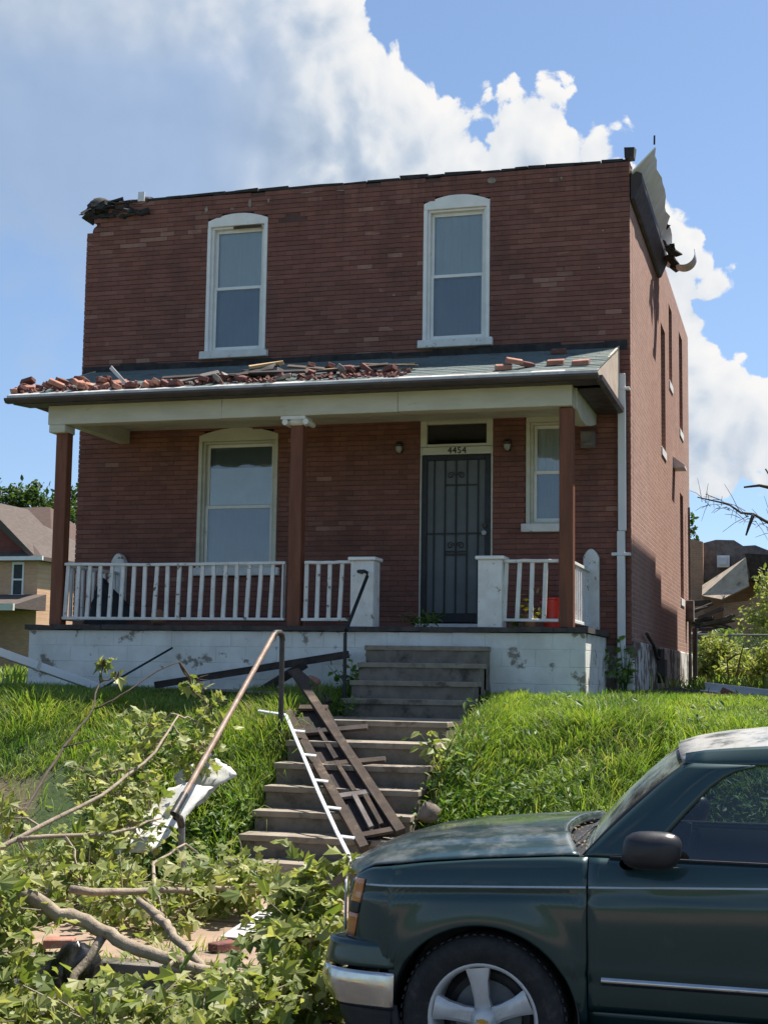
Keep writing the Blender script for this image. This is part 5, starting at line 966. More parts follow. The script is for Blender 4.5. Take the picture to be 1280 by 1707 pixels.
paint('green_paint', (0.003, 0.022, 0.023), (0.006, 0.042, 0.043), 0.85, 0.45, dust_or_glare=(0.085, 0.085, 0.075), dmax=0.32)
paint('hood_paint', (0.004, 0.024, 0.027), (0.009, 0.042, 0.047), 0.9, 0.42, (0.20, 0.20, 0.19), 0.40, 0.7, 0.5)
paint('roof_paint', (0.03, 0.05, 0.05), (0.05, 0.07, 0.07), 0.3, 0.5, (0.42, 0.41, 0.39), 0.35, 0.6, 0.95)
mat('chrome', (0.72, 0.72, 0.72), None, 4, 0.10, metal=1.0); mat('alloy', (0.62, 0.62, 0.61), (0.52, 0.52, 0.51), 8, 0.36, metal=0.25, stain=(0.12, 0.10, 0.08), sscale=9, slo=0.6, shi=0.9)
mat('rubber', (0.016, 0.016, 0.017), (0.028, 0.027, 0.026), 14, 0.8, 0.3, 60, stain=(0.05, 0.045, 0.04), sscale=10)
mat('black_trim', (0.018, 0.018, 0.02), (0.03, 0.03, 0.032), 9, 0.5, 0.1, 80); mat('mirror_cap', (0.022, 0.021, 0.024), (0.03, 0.029, 0.032), 6, 0.38, 0.05, 90)
mat('amber_lens', (0.62, 0.24, 0.09), (0.52, 0.18, 0.06), 12, 0.2, coat=0.8); mat('clear_lens', (0.5, 0.5, 0.5), None, 6, 0.12, coat=1.0); mat('cabin', (0.02, 0.022, 0.026), (0.03, 0.032, 0.036), 5, 0.85); mat('seat_grey', (0.07, 0.075, 0.085), (0.09, 0.095, 0.10), 6, 0.9)
mat('gold', (0.55, 0.38, 0.08), None, 5, 0.3, metal=0.9); mat('dirty_chrome', (0.62, 0.60, 0.58), (0.5, 0.48, 0.46), 7, 0.16, metal=1.0, stain=(0.2, 0.17, 0.14), sscale=12, slo=0.62, shi=0.8)
glass_mat('tint_glass', (0.42, 0.50, 0.52), 1.3, 0.015); glass_mat('windshield_glass', (0.62, 0.72, 0.70), 2.2, 0.03, (0.30, 0.36, 0.33))  # windshield's pale diffuse streaks paint in the reflected sky
mat('highlight_strip', (0.40, 0.47, 0.50), None, 4, 0.25, coat=1.0)  # pale strip painted along the body crease as its sky highlight
CX, CY = 8.463, -10.662
car = thing('parked_car', 'dark green sport utility vehicle parked at the kerb facing left', 'car', (CX, CY, 0))
def lerp_t(tab, s):
    if s <= tab[0][0]: return tab[0][1]
    for (a, p), (b, q) in zip(tab[:-1], tab[1:]):
        if s <= b: t = (s - a) / (b - a); return p + (q - p) * t
    return tab[-1][1]
def surf(name, fn, us, vs, m, parent=car, thick=0.0, smooth='all'):
    mb = MB(); nu, nv = len(us), len(vs); mb.add([Vector(fn(u, v)) + Vector((CX, CY, 0)) for u in us for v in vs], [(i * nv + j, (i + 1) * nv + j, (i + 1) * nv + j + 1, i * nv + j + 1) for i in range(nu - 1) for j in range(nv - 1)])
    o = mb.build(name, m, parent, smooth=smooth)
    if thick: s = o.modifiers.new('thickness', 'SOLIDIFY'); s.thickness = thick; s.offset = 0
    return o
lin = lambda a, b, n: [a + (b - a) * i / n for i in range(n + 1)]
LEN, WB, RA = 4.08, 2.946, 0.455
def arch_z(s):
    """lower edge of the body side: rocker, lifted over the wheels"""
    z = 0.42
    for c in (0.0, WB):
        d = abs(s - c)
        if d < RA: z = max(z, 0.415 + math.sqrt(RA * RA - d * d) * 0.96)
    if s < -RA: z = 0.50 + 0.14
    if s > WB + RA: z = 0.52
    return z
def crease(s): return 1.012 + 0.045 * (s + 0.57) / 1.0 if s < 1.5 else 1.105
CREST = [(-0.9, 0.93), (-0.72, 0.985), (-0.66, 1.045), (-0.58, 1.088), (-0.3, 1.128), (0.0, 1.158), (0.37, 1.186), (0.5, 1.19), (4.2, 1.20)]
def top_edge(s): return lerp_t(CREST, s)
def side_y(s, z):
    zc = crease(s); y = 0.985
    if z > zc: y -= 0.075 * ((z - zc) / 0.17) ** 1.6 + 0.006
    else:
        y += 0.006 * math.sin(math.pi * min(1, (zc - z) / 0.35)) ; y -= 0.010 * math.exp(-((z - zc + 0.035) / 0.02) ** 2)
    if z < 0.66: y -= 0.012 + 0.05 * ((0.66 - z) / 0.25) ** 2
    for c in (0.0, WB):
        d = math.hypot(s - c, (z - 0.415)); 
        if d < RA + 0.16: y += 0.011 * smooth((RA + 0.16 - d) / 0.16)
    if s < -0.40: y -= 0.42 * ((-0.40 - s) / 0.5) ** 2.2
    if s > LEN - 0.35: y -= 0.14 * ((s - LEN + 0.35) / 0.35) ** 2
    return y
def side_panel(name, s0, s1, low, high, m, sg, n=26, k=16, parent=car):
    ss = sorted(set([round(v, 4) for v in lin(s0, s1, n)] + [round(c + RA * math.sin(a), 4) for c in (0, WB) for a in lin(-1.5707, 1.5707, 24) if s0 < c + RA * math.sin(a) < s1]))
    return surf(name, lambda s, v: (s, sg * side_y(s, low(s) + (high(s) - low(s)) * v), low(s) + (high(s) - low(s)) * v), ss, lin(0, 1, k), m, parent, 0.004)
for sg in (-1, 1):
    side_panel('fender', -0.715, 0.497, arch_z, top_edge, 'green_paint', sg, 40, 26)
    fd = side_panel('front_door', 0.503, 1.607, lambda s: 0.49, top_edge, 'green_paint', sg, 20, 24)
    rd = side_panel('rear_door', 1.613, 2.60, lambda s: max(arch_z(s), 0.49), top_edge, 'green_paint', sg, 20, 16)
    side_panel('quarter_panel', 2.606, LEN, arch_z, top_edge, 'green_paint', sg, 30, 16)
    surf('rocker', lambda s, v: (s, sg * (side_y(s, 0.48) - 0.012 - 0.05 * v), 0.485 - 0.11 * v), lin(0.47, 2.5, 10), lin(0, 1, 4), 'green_paint', car, 0.004)
    for c in (0.0, WB):   # wheel arch lip and dark liner
        surf('arch_liner', lambda a, v: (c + (RA + 0.004) * math.sin(a), sg * (0.975 - 0.36 * v), 0.415 + (RA + 0.004) * 0.96 * math.cos(a)), lin(-1.75, 1.75, 30), lin(0, 1, 3), 'black_trim', car, 0.004)
    for dr, a, b in ((fd, 0.565, 1.60), (rd, 1.62, 2.44)):
        surf('moulding', lambda s, v: (s, sg * (side_y(s, 0.635) + 0.016 * math.sin(math.pi * v)), 0.612 + 0.046 * v), lin(a, b, 8), lin(0, 1, 6), 'dirty_chrome', dr)
    surf('handle', lambda s, v: (1.44 + 0.07 * s, sg * (0.983 + 0.03 * math.sin(math.pi * v)), 1.0 + 0.04 * v), lin(-1, 1, 4), lin(0, 1, 5), 'black_trim', fd)
    for pn, a, b in ((car, -0.60, 0.495), (fd, 0.507, 1.603), (rd, 1.617, 2.596)): surf('crease_highlight', lambda s, v: (s, sg * (side_y(s, crease(s)) + 0.002 + 0.003 * v), crease(s) + 0.002 - 0.009 * v), lin(a, b, 24), lin(0, 1, 1), 'highlight_strip', pn, 0.002)
    surf('belt_seal', lambda s, v: (s, sg * (side_y(s, top_edge(s)) - 0.004 + 0.004 * v), top_edge(s) - 0.002 + 0.014 * v), lin(0.60, LEN - 0.2, 20), lin(0, 1, 2), 'black_trim', car, 0.006)
    # greenhouse: pillars and frames between belt, windshield edge and roof
    def gy(z): return 0.905 - 0.20 * ((z - 1.19) / 0.5) ** 1.15 if z > 1.19 else 0.905
    PIL = [(1.19, 0.47, 0.76), (1.30, 0.575, 0.86), (1.42, 0.70, 0.965), (1.53, 0.82, 1.07), (1.60, 0.90, 1.17), (1.635, 0.945, 1.30)]
    zt = [p[0] for p in PIL]; fro = [(p[0], p[1]) for p in PIL]; rea = [(p[0], p[2]) for p in PIL]
    surf('windshield_pillar', lambda z, v: (lerp_t(fro, z) + (lerp_t(rea, z) - lerp_t(fro, z)) * v, sg * (gy(z) + 0.012 * math.sin(math.pi * v)), z), lin(1.188, 1.635, 18), lin(0, 1, 8), 'green_paint', car, 0.006)
    surf('roof_rail', lambda s, v: (s + (1 - v) * 0.0, sg * (gy(1.635) + 0.004 - 0.055 * v ** 1.5), 1.632 + 0.075 * v + lerp_t([(0.9, -0.035), (1.05, -0.008), (1.3, 0.015), (1.8, 0.035), (4, 0.03)], s) * v), lin(0.94, LEN - 0.25, 30), lin(0, 1, 6), 'green_paint', car, 0.006)
    for nm, a, b in (('door_pillar', 1.50, 1.68), ('rear_pillar', 2.50, 2.72), ('tail_pillar', 3.72, 3.98)):
        surf(nm, lambda z, v: (a + (b - a) * v + 0.04 * (z - 1.19), sg * (gy(z) + 0.002), z), lin(1.19, 1.635, 6), lin(0, 1, 3), 'black_trim' if nm == 'door_pillar' else 'green_paint', car, 0.006)
    surf('side_window', lambda z, v: (lerp_t(rea, z) - 0.02 + (1.58 - lerp_t(rea, z) + 0.02) * v, sg * (gy(z) - 0.006), z), lin(1.185, 1.638, 10), lin(0, 1, 6), 'tint_glass', car)
    for a, b in ((1.62, 2.60), (2.66, 3.85)): surf('side_window', lambda z, v: (a + (b - a) * v, sg * (gy(z) - 0.008), z), lin(1.185, 1.638, 6), lin(0, 1, 4), 'tint_glass', car)
    # mirror
    def mir(u, v):
        a = v * 2 * math.pi; ca, sa = math.cos(a), math.sin(a); k = (abs(ca) ** 3.2 + abs(sa) ** 3.2) ** (-1 / 3.2); e = math.sin(u * math.pi) ** 0.4 if 0 < u < 1 else 0.0
        return (0.812 + 0.135 * k * ca * e + 0.012 * sa * e, sg * (1.02 + 0.15 * u), 1.255 + 0.088 * k * sa * e)
    mo = surf('mirror', mir, [0, .01, .04, .1, .2, .35, .5, .65, .8, .9, .96, .99, 1], lin(0, 1, 28), 'mirror_cap', car)
    surf('mirror_arm', lambda u, v: (0.70 + 0.04 * math.cos(v * 6.2832), sg * (0.88 + 0.18 * u), 1.185 + 0.03 * math.sin(v * 6.2832) - 0.0 * u), lin(0, 1, 4), lin(0, 1, 12), 'mirror_cap', mo)
    # lamps on the corner
    for z0, z1, m_ in ((0.745, 0.862, 'amber_lens'), (0.862, 0.915, 'black_trim'), (0.915, 1.035, 'amber_lens')):
        surf('turn_lamp' if m_ == 'amber_lens' else 'lamp_divider', lambda u, v: (-0.725 + 0.10 * u + 0.22 * (z0 + (z1 - z0) * v - 0.745), sg * (side_y(-0.725 + 0.10 * u + 0.22 * (z0 + (z1 - z0) * v - 0.745), z0 + (z1 - z0) * v) + 0.006), z0 + (z1 - z0) * v), lin(-0.05, 0.55, 6), lin(0.0, 0.97, 5), m_, car, 0.006)
    surf('headlamp', lambda u, v: (-0.745 - 0.09 * u, sg * (0.80 - 0.34 * u), 0.76 + 0.24 * v), lin(0, 1, 5), lin(0, 1, 4), 'clear_lens', car, 0.01)
HT_ = [(-0.9, 0.985), (-0.82, 1.07), (-0.70, 1.135), (-0.55, 1.18), (-0.3, 1.222), (0, 1.252), (0.3, 1.275), (0.45, 1.285)]
def hood_p(u, y, dz=0.0):
    s0 = -0.87 + 0.20 * abs(y) ** 3; s = s0 + u * (0.30 + 0.15 * abs(y) ** 2.2 - s0); e = top_edge(s) + 0.006; c = lerp_t(HT_, s)
    return (s, y * 0.905 * (1 - 0.14 * smooth((-0.35 - s) / 0.5)), e + (c - e) * (1 - abs(y) ** 3.4) + 0.014 * math.exp(-((abs(y) - 0.70) / 0.05) ** 2) * smooth((s + 0.8) / 0.2) - dz)
hood = surf('hood', hood_p, lin(0, 1, 36), lin(-1, 1, 48), 'hood_paint', car, 0.006)
surf('hood_lip', lambda u, y: tuple(a + b for a, b in zip(hood_p(1.0, y, 0.035 * u), (0.004 + 0.006 * u, 0, 0))), lin(0, 1, 3), lin(-1, 1, 40), 'hood_paint', hood, 0.003)
surf('cowl', lambda u, y: (0.27 + 0.15 * abs(y) ** 2 + 0.17 * u, y * 0.90, 1.215 - 0.035 * abs(y) ** 2 + 0.02 * u), lin(0, 1, 3), lin(-1, 1, 24), 'black_trim', car, 0.004)
for a, b in (((0.40, -0.72), (0.50, -0.15)), ((0.40, 0.10), (0.47, 0.62))):
    MB().tube([(CX + a[0], CY + a[1], 1.235), (CX + (a[0] + b[0]) / 2, CY + (a[1] + b[1]) / 2, 1.285), (CX + b[0], CY + b[1], 1.30)], 0.010, 6).build('wiper', 'black_trim', car)
surf('windshield', lambda u, y: (0.40 + 0.08 * abs(y) ** 2 + u * (0.50 - 0.02 * abs(y) ** 2), y * (0.885 - 0.185 * u), 1.235 - 0.045 * abs(y) ** 2 + u * (0.485 - 0.035 * abs(y) ** 2) + 0.03 * math.sin(math.pi * u)), lin(0, 1, 12), lin(-1, 1, 22), 'windshield_glass', car)
for sg in (-1, 1): surf('windshield_seal', lambda u, v: (0.475 + u * 0.485 - 0.012 + 0.03 * v, sg * (0.888 - 0.183 * u), 1.195 + u * 0.447 + 0.03 * math.sin(math.pi * u)), lin(0, 1, 12), lin(0, 1, 2), 'black_trim', car, 0.006)
rf = [(0.86, 1.705), (0.95, 1.735), (1.1, 1.765), (1.4, 1.80), (1.9, 1.83), (2.6, 1.84), (3.4, 1.825), (3.9, 1.78)]
surf('roof', lambda s, y: (s + 0.06 * abs(y) ** 2, y * 0.69, lerp_t(rf, s) - 0.075 * abs(y) ** 2.4), lin(0.865, 3.85, 34), lin(-1, 1, 24), 'roof_paint', car, 0.008)
for sg in (-1, 1): MB().tube([(CX + s, CY + sg * 0.58, z) for s, z in ((1.5, 1.80), (1.56, 1.86), (2.5, 1.895), (3.5, 1.87), (3.56, 1.80))], 0.016, 8).build('roof_rack', 'black_trim', car)
# nose, bumpers, tail
surf('grille', lambda u, y: (-0.845 + 0.06 * abs(y) ** 2, y * 0.48, 0.76 + 0.21 * u), lin(0, 1, 3), lin(-1, 1, 12), 'black_trim', car, 0.01)
surf('grille_bar', lambda u, y: (-0.86 + 0.06 * abs(y) ** 2, y * 0.48, 0.845 + 0.035 * u), lin(0, 1, 2), lin(-1, 1, 12), 'chrome', car, 0.02)
def bump_line(t):
    """plan curve of the front bumper: t from -1 (far wheel) to 1 (near wheel)"""
    a = abs(t); sg = 1 if t >= 0 else -1
    if a < 0.55: return (-0.90 + 0.05 * (a / 0.55) ** 2, sg * 0.72 * a / 0.55)
    k = (a - 0.55) / 0.45; th = k * 1.5708
    return (-0.85 + 0.415 * (1 - math.cos(th)) ** 1.15, sg * (0.72 + 0.265 * math.sin(th) ** 0.9))
tt = lin(-1, 1, 60)
surf('bumper_pad', lambda t, v: (bump_line(t)[0] + 0.05 * math.sin(math.pi * 0.5 * v) ** 2 * (1 - abs(t)), bump_line(t)[1] * (1.0 - 0.012 * v), 0.605 + 0.115 * v + 0.012 * abs(t)), tt, lin(0, 1, 6), 'green_paint', car, 0.006)
surf('bumper_shelf', lambda t, v: (bump_line(t)[0] * (1 - v) + (-0.70 + 0.28 * abs(t) ** 6) * v + 0.05 * (1 - abs(t)) * (1 - v), bump_line(t)[1] * (0.988 - 0.10 * v), 0.72 + 0.012 * abs(t) + 0.015 * v), tt, lin(0, 1, 4), 'green_paint', car, 0.004)
def cz(t, v):
    low = 0.425 if abs(t) > 0.80 else 0.425 + 0.06 * smooth((0.80 - abs(t)) / 0.12)
    return low + (0.60 - low) * v
surf('chrome_bumper', lambda t, v: (bump_line(t)[0] - 0.02 * math.sin(math.pi * v) * (1 - abs(t) ** 4), bump_line(t)[1] * (1.0 + 0.008 * math.sin(math.pi * v)), cz(t, v)), tt, lin(0, 1, 10), 'dirty_chrome', car, 0.006)
surf('air_dam', lambda t, v: (bump_line(t * 0.98)[0] + 0.04 + 0.04 * v, bump_line(t * 0.98)[1] * 0.965, cz(t, 0) + 0.02 - 0.17 * v), tt, lin(0, 1, 3), 'black_trim', car, 0.006)
surf('rear_bumper', lambda t, v: (LEN + 0.12 - 0.10 * abs(t) ** 3, t * 0.96, 0.45 + 0.22 * v), lin(-1, 1, 20), lin(0, 1, 4), 'dirty_chrome', car, 0.01)
surf('tailgate', lambda u, y: (LEN + 0.04 - 0.05 * abs(y) ** 3, y * 0.90, 0.66 + 0.54 * u), lin(0, 1, 6), lin(-1, 1, 14), 'green_paint', car, 0.01)
surf('rear_window', lambda u, y: (LEN + 0.03 - 0.20 * u - 0.05 * abs(y) ** 3, y * (0.88 - 0.19 * u), 1.20 + 0.57 * u - 0.03 * abs(y) ** 2 * u), lin(0, 1, 6), lin(-1, 1, 14), 'tint_glass', car)
for sg in (-1, 1): surf('tail_lamp', lambda u, v: (LEN + 0.02 - 0.06 * u, sg * (0.84 + 0.08 * u), 0.72 + 0.45 * v), lin(0, 1, 3), lin(0, 1, 4), 'red_plastic', car, 0.01)
B = lambda x0, x1, y0, y1, z0, z1: MB().box(CX + x0, CX + x1, CY + y0, CY + y1, z0, z1)
B(-0.62, 0.45, -0.60, 0.60, 0.40, 1.03).build('engine_bay', 'black_trim', car); B(-0.7, LEN - 0.05, -0.55, 0.55, 0.28, 0.44).build('chassis', 'black_trim', car)
B(0.46, LEN - 0.1, -0.86, 0.86, 0.45, 0.72).build('floor_pan', 'cabin', car)
MB().prism([(0.43, 0.72), (0.43, 1.18), (0.62, 1.24), (0.86, 1.20), (0.86, 0.72)], 'y', -0.84, 0.84).build('dashboard', 'cabin', car).location = (CX, CY, 0)
for sg in (-1, 1):
    surf('door_card', lambda s, v: (s, sg * 0.86, 0.6 + 0.57 * v), lin(0.5, 3.9, 2), lin(0, 1, 2), 'cabin', car, 0.01)
    for s0 in (1.40, 2.45):
        seat = B(s0, s0 + 0.18, sg * 0.45 - 0.26, sg * 0.45 + 0.26, 0.72, 1.32).build('seat', 'seat_grey', car, bevel=0.07, seg=3); B(s0 - 0.45, s0 - 0.01, sg * 0.45 - 0.26, sg * 0.45 + 0.26, 0.72, 0.90).build('cushion', 'seat_grey', seat, bevel=0.05, seg=3)
        B(s0 + 0.04, s0 + 0.15, sg * 0.45 - 0.13, sg * 0.45 + 0.13, 1.35, 1.53).build('headrest', 'seat_grey', seat, bevel=0.045, seg=3)
o = MB(); ring = [(CX + 0.93 + 0.06 * math.sin(a) * 0.5, CY - 0.45 + 0.19 * math.cos(a), 1.10 + 0.18 * math.sin(a)) for a in lin(0, 6.2832, 24)]; o.tube(ring, 0.014, 6, False).build('steering_wheel', 'black_trim', car)
# wheels
def wheel(s, sg):
    y0 = CY + sg * 0.985; c = Vector((CX + s, y0, 0.405)); t_ = 0.27
    def ringz(prof, n=56):
        mb = MB(); m_ = len(prof); vs = [(c.x + r * math.cos(2 * math.pi * j / n), c.y - sg * d, c.z + r * math.sin(2 * math.pi * j / n)) for r, d in prof for j in range(n)]
        return mb.add(vs, [(i * n + j, i * n + (j + 1) % n, (i + 1) * n + (j + 1) % n, (i + 1) * n + j) for i in range(m_ - 1) for j in range(n)])
    ty = ringz([(0.262, 0.02), (0.285, 0.0), (0.33, -0.012), (0.365, -0.006), (0.388, 0.014), (0.40, 0.04), (0.405, 0.075), (0.405, 0.195), (0.385, 0.255), (0.33, 0.27), (0.265, 0.25)]).build('wheel', 'rubber', car, smooth='all')
    tr_ = MB()
    for k in range(60):
        a = 2 * math.pi * k / 60; M = Matrix.Translation((c.x, c.y - sg * 0.045, c.z)) @ Matrix.Rotation(a, 4, 'Y'); tr_.box(-0.010, 0.010, -0.028, 0.028, 0.398, 0.4058, M)
    tag(tr_.build('tread', 'rubber', ty), kind='stuff')
    ringz([(0.238, 0.20), (0.240, 0.06), (0.250, 0.022), (0.266, 0.010), (0.272, 0.018), (0.268, 0.04)]).build('rim', 'alloy', ty, smooth='all')
    ringz([(0.02, 0.17), (0.20, 0.17), (0.235, 0.19)]).build('brake', 'black_trim', ty)
    ringz([(0.03, 0.145), (0.165, 0.145), (0.165, 0.165)]).build('brake_disc', 'galvanised', ty)
    for k in range(5):
        a = R(97) + 2 * math.pi * k / 5; mb = MB(); d = Vector((math.cos(a), 0, math.sin(a))); q = Vector((-math.sin(a), 0, math.cos(a))); n_ = Vector((0, sg, 0)); sec = []
        for r, w_, dp in ((0.055, 0.040, -0.045), (0.10, 0.036, -0.030), (0.18, 0.043, -0.018), (0.245, 0.060, -0.020)):
            m_ = c + d * r; sec.append([m_ - q * w_ + n_ * (dp - 0.05), m_ - q * w_ + n_ * (dp - 0.012), m_ - q * w_ * 0.62 + n_ * dp, m_ + q * w_ * 0.62 + n_ * dp, m_ + q * w_ + n_ * (dp - 0.012), m_ + q * w_ + n_ * (dp - 0.05)])
        mb.add([p for s_ in sec for p in s_], [(i * 6 + j, i * 6 + j + 1, (i + 1) * 6 + j + 1, (i + 1) * 6 + j) for i in range(3) for j in range(5)]); mb.build('spoke', 'alloy', ty, smooth=True)
    ringz([(0.0, 0.012), (0.035, 0.012), (0.042, 0.018), (0.060, 0.035), (0.066, 0.06)], 28).build('hub_cap', 'alloy', ty, smooth='all')
    bt = [(-0.026, -0.006), (-0.010, -0.006), (-0.010, -0.011), (0.010, -0.011), (0.010, -0.006), (0.028, -0.006), (0.024, 0.006), (0.008, 0.006), (0.008, 0.011), (-0.012, 0.011), (-0.012, 0.006), (-0.030, 0.006)]
    MB().prism([(c.x + u, c.z + v) for u, v in bt], 'y', c.y + sg * -0.011, c.y + sg * -0.008).build('emblem', 'gold', ty)
for s in (0.0, WB):
    for sg in (-1, 1): wheel(s, sg)
# leaf litter on the cowl and hood
rr = random.Random(9); GL = MB()
for k in range(40):
    y = rr.uniform(-0.8, 0.8); M = Matrix.Translation((CX + 0.36 + 0.12 * y * y + rr.uniform(-.05, .06), CY + y, 1.235 - 0.03 * y * y + rr.uniform(0, .012))) @ rand_rot(rr, .8) @ Matrix.Scale(rr.uniform(.012, .03), 4); GL.add([M @ Vector(v) for v in OVAL], OVAL_F)
mat('dry_leaf', (0.2, 0.16, 0.1), (0.12, 0.09, 0.06), 9, 0.8); tag(GL.build('leaf_litter', 'dry_leaf', recalc=False), 'dry leaf litter caught between hood and windshield of the car', 'leaf litter', kind='stuff')

# ------------------------------------------------------------------ beyond the house, left
side_brick('buff_brick', (0.66, 0.41, 0.25), (0.57, 0.34, 0.20), (0.58, 0.44, 0.33), axis='x')
side_brick('far_red_brick', (0.24, 0.07, 0.06), (0.18, 0.055, 0.05), (0.22, 0.12, 0.10), axis='x')
mat('roof_grey', (0.11, 0.085, 0.072), (0.075, 0.058, 0.05), 3, 0.95, 0.3, 8, stretch=(1, 1, 6)); mat('roof_brown', (0.10, 0.062, 0.05), (0.07, 0.045, 0.037), 3, 0.95, 0.3, 8, stretch=(1, 1, 6)); mat('roof_tan', (0.38, 0.27, 0.19), (0.29, 0.2, 0.14), 3, 0.95, 0.3, 8)
def hip(mb, x0, x1, y0, y1, ze, zr, ov=0.4, inset=None):
    a = x0 - ov, y0 - ov; b = x1 + ov, y1 + ov; ins = inset if inset is not None else min(x1 - x0, y1 - y0) / 2
    if (x1 - x0) >= (y1 - y0): r0, r1 = (x0 + ins, (y0 + y1) / 2), (x1 - ins, (y0 + y1) / 2)
    else: r0, r1 = ((x0 + x1) / 2, y0 + ins), ((x0 + x1) / 2, y1 - ins)
    v = [(a[0], a[1], ze), (b[0], a[1], ze), (b[0], b[1], ze), (a[0], b[1], ze), (r0[0], r0[1], zr), (r1[0], r1[1], zr)]
    v += [(p[0], p[1], ze - 0.18) for p in v[:4]]
    f = [(0, 1, 5, 4), (1, 2, 5), (2, 3, 4, 5), (3, 0, 4)] if (x1 - x0) >= (y1 - y0) else [(0, 1, 4), (1, 2, 5, 4), (2, 3, 5), (3, 0, 4, 5)]
    return mb.add(v, f + [(0, 6, 7, 1), (1, 7, 8, 2), (2, 8, 9, 3), (3, 9, 6, 0), (9, 8, 7, 6)])
def far_window(h, x0, x1, y, z0, z1):
    f = MB().box(x0 - 0.08, x0, y - 0.05, y + 0.04, z0, z1).box(x1, x1 + 0.08, y - 0.05, y + 0.04, z0, z1).box(x0 - 0.08, x1 + 0.08, y - 0.05, y + 0.04, z1, z1 + 0.12).box(x0, x1, y - 0.04, y + 0.03, (z0 + z1) / 2 - 0.04, (z0 + z1) / 2 + 0.04).build('window', 'white_paint', h)
    MB().box(x0, x1, y - 0.01, y - 0.002, z0, z1).build('pane', 'screen_dark', f); MB().box(x0 - 0.18, x1 + 0.18, y - 0.12, y + 0.02, z0 - 0.16, z0 - 0.005).build('sill', 'white_paint', f)
h = thing('buff_brick_house', 'small yellow-brick house with grey roof far behind at the left edge', 'house', (-27, 40, 1.7))
MB().box(-32, -23.25, 40, 49, 1.5, 7.02).build('wall', 'buff_brick', h); hip(MB(), -32, -23.25, 40, 49, 7.05, 9.9, 0.42).build('roof', 'roof_grey', h)
MB().box(-32.5, -22.78, 39.5, 39.62, 6.88, 7.06).build('gutter', 'white_paint', h)
far_window(h, -24.47, -24.02, 40, 5.35, 6.72); far_window(h, -26.6, -25.9, 40, 5.35, 6.72); far_window(h, -26.6, -25.5, 40, 2.7, 4.3)
g = MB(); g.prism([(-28.4, 7.1), (-23.9, 7.1), (-25.6, 9.2), (-26.7, 9.2)], 'y', 40.05, 40.5); g.build('gable', 'far_red_brick', h)
g = MB(); g.prism([(-26.5, 9.5), (-23.6, 7.12), (-23.3, 7.12), (-26.2, 9.75)], 'y', 39.7, 44); g.build('gable_roof', 'roof_grey', h)
MB().prism([(39.95, 5.35), (37.2, 4.75), (37.2, 4.6), (39.95, 4.6)], 'x', -32, -22.75).build('porch_roof', 'roof_grey', h); MB().box(-32, -22.72, 37.05, 37.2, 4.5, 4.8).build('porch_fascia', 'cream_paint', h)
for x in (-24.2, -28): MB().box(x - 0.22, x + 0.22, 37.3, 37.7, 1.7, 4.55).build('porch_post', 'grey_board', h)
h = thing('brown_roof_house', 'tall dark red house with big brown hipped roof behind the yellow-brick house', 'house', (-36, 55, 1.7))
MB().box(-42, -31.0, 55, 66, 1.5, 8.25).build('wall', 'far_red_brick', h); r_ = hip(MB(), -42, -31.0, 55, 66, 8.3, 11.9, 0.35, 3.2).build('roof', 'roof_brown', h); MB().box(-33.6, -32.9, 56, 56.6, 8.6, 10.2).build('chimney', 'buff_brick', r_)
MB().box(-31.02, -30.93, 54.86, 55.0, 1.7, 8.2).build('corner_trim', 'clay', h); far_window(h, -33.5, -32.7, 55, 5.2, 6.9)
h = thing('tan_roof_house', 'house with tan gabled roof glimpsed between the left porch post and the wall', 'house', (-31, 62, 1.7))
MB().box(-33, -27.5, 68, 78, 1.5, 9.3).build('wall', 'far_red_brick', h); MB().prism([(-36.5, 9.3), (-26.4, 9.3), (-30.5, 11.6), (-34, 11.6)], 'y', 67.5, 78).build('roof', 'roof_tan', h)
MB().prism([(67.9, 9.2), (65.0, 8.3), (65.0, 8.15), (67.9, 8.15)], 'x', -33, -27).build('porch_roof', 'roof_tan', h)
def tree(name, label, base, h, crown, n, seed, leaf=0.3, m='tree_leaf', cat='tree', group=None, tr=0.22, bark='bark_dark'):
    """crown: list of (x, y, z, r) clumps relative to the base"""
    rr = random.Random(seed); b0 = Vector(base); t = thing(name, label, cat, base, group); top = b0 + Vector((0, 0, h * 0.55)); mb = MB()
    mb.tube([b0 - Vector((0, 0, 0.2)), b0.lerp(top, .5) + Vector((rr.gauss(0, .04) * h * .2, 0, 0)), top], [tr, tr * .8, tr * .6], 9)
    mb.build('trunk', bark, t, smooth='all'); lm = MB()
    for (x, y, z, r) in crown:
        c = b0 + Vector((x, y, z)); lm.tube(wobble(top if z > h * .5 else b0.lerp(top, .6), c, 4, 0.05, rr), [tr * .4, tr * .32, tr * .25, tr * .16, tr * .08], 5)
    lm.build('limbs', bark, t, smooth='all'); t.children[-1]['kind'] = 'stuff'; lf = MB(); W_ = sum(c[3] ** 2 for c in crown)
    for (x, y, z, r) in crown:
        for k in range(int(n * r * r / W_)):
            d = Vector((rr.gauss(0, 1), rr.gauss(0, 1), rr.gauss(0, 1))).normalized() * r * (rr.random() ** 0.45); d.z *= 0.8; p = b0 + Vector((x, y, z)) + d
            M = Matrix.Translation(p) @ rand_rot(rr, 0.4) @ Matrix.Scale(leaf * rr.uniform(.6, 1.3), 4); lf.add([M @ Vector(q) for q in OVAL], OVAL_F)
    tag(lf.build('crown', m, t, recalc=False), kind='stuff'); return t
rr = random.Random(3)
cl = lambda w_, h_, z0, n, r0: [(rr.uniform(-w_, w_), rr.uniform(-w_ * .6, w_ * .6), z0 + rr.random() ** 0.8 * h_, r0 * rr.uniform(.6, 1.15)) for _ in range(n)]
tree('leafy_tree', 'large green tree rising behind the roofs at the left edge', (-45, 75, 1.7), 16, cl(4.6, 6.5, 7.0, 20, 1.7), 6500, 61, 0.42)
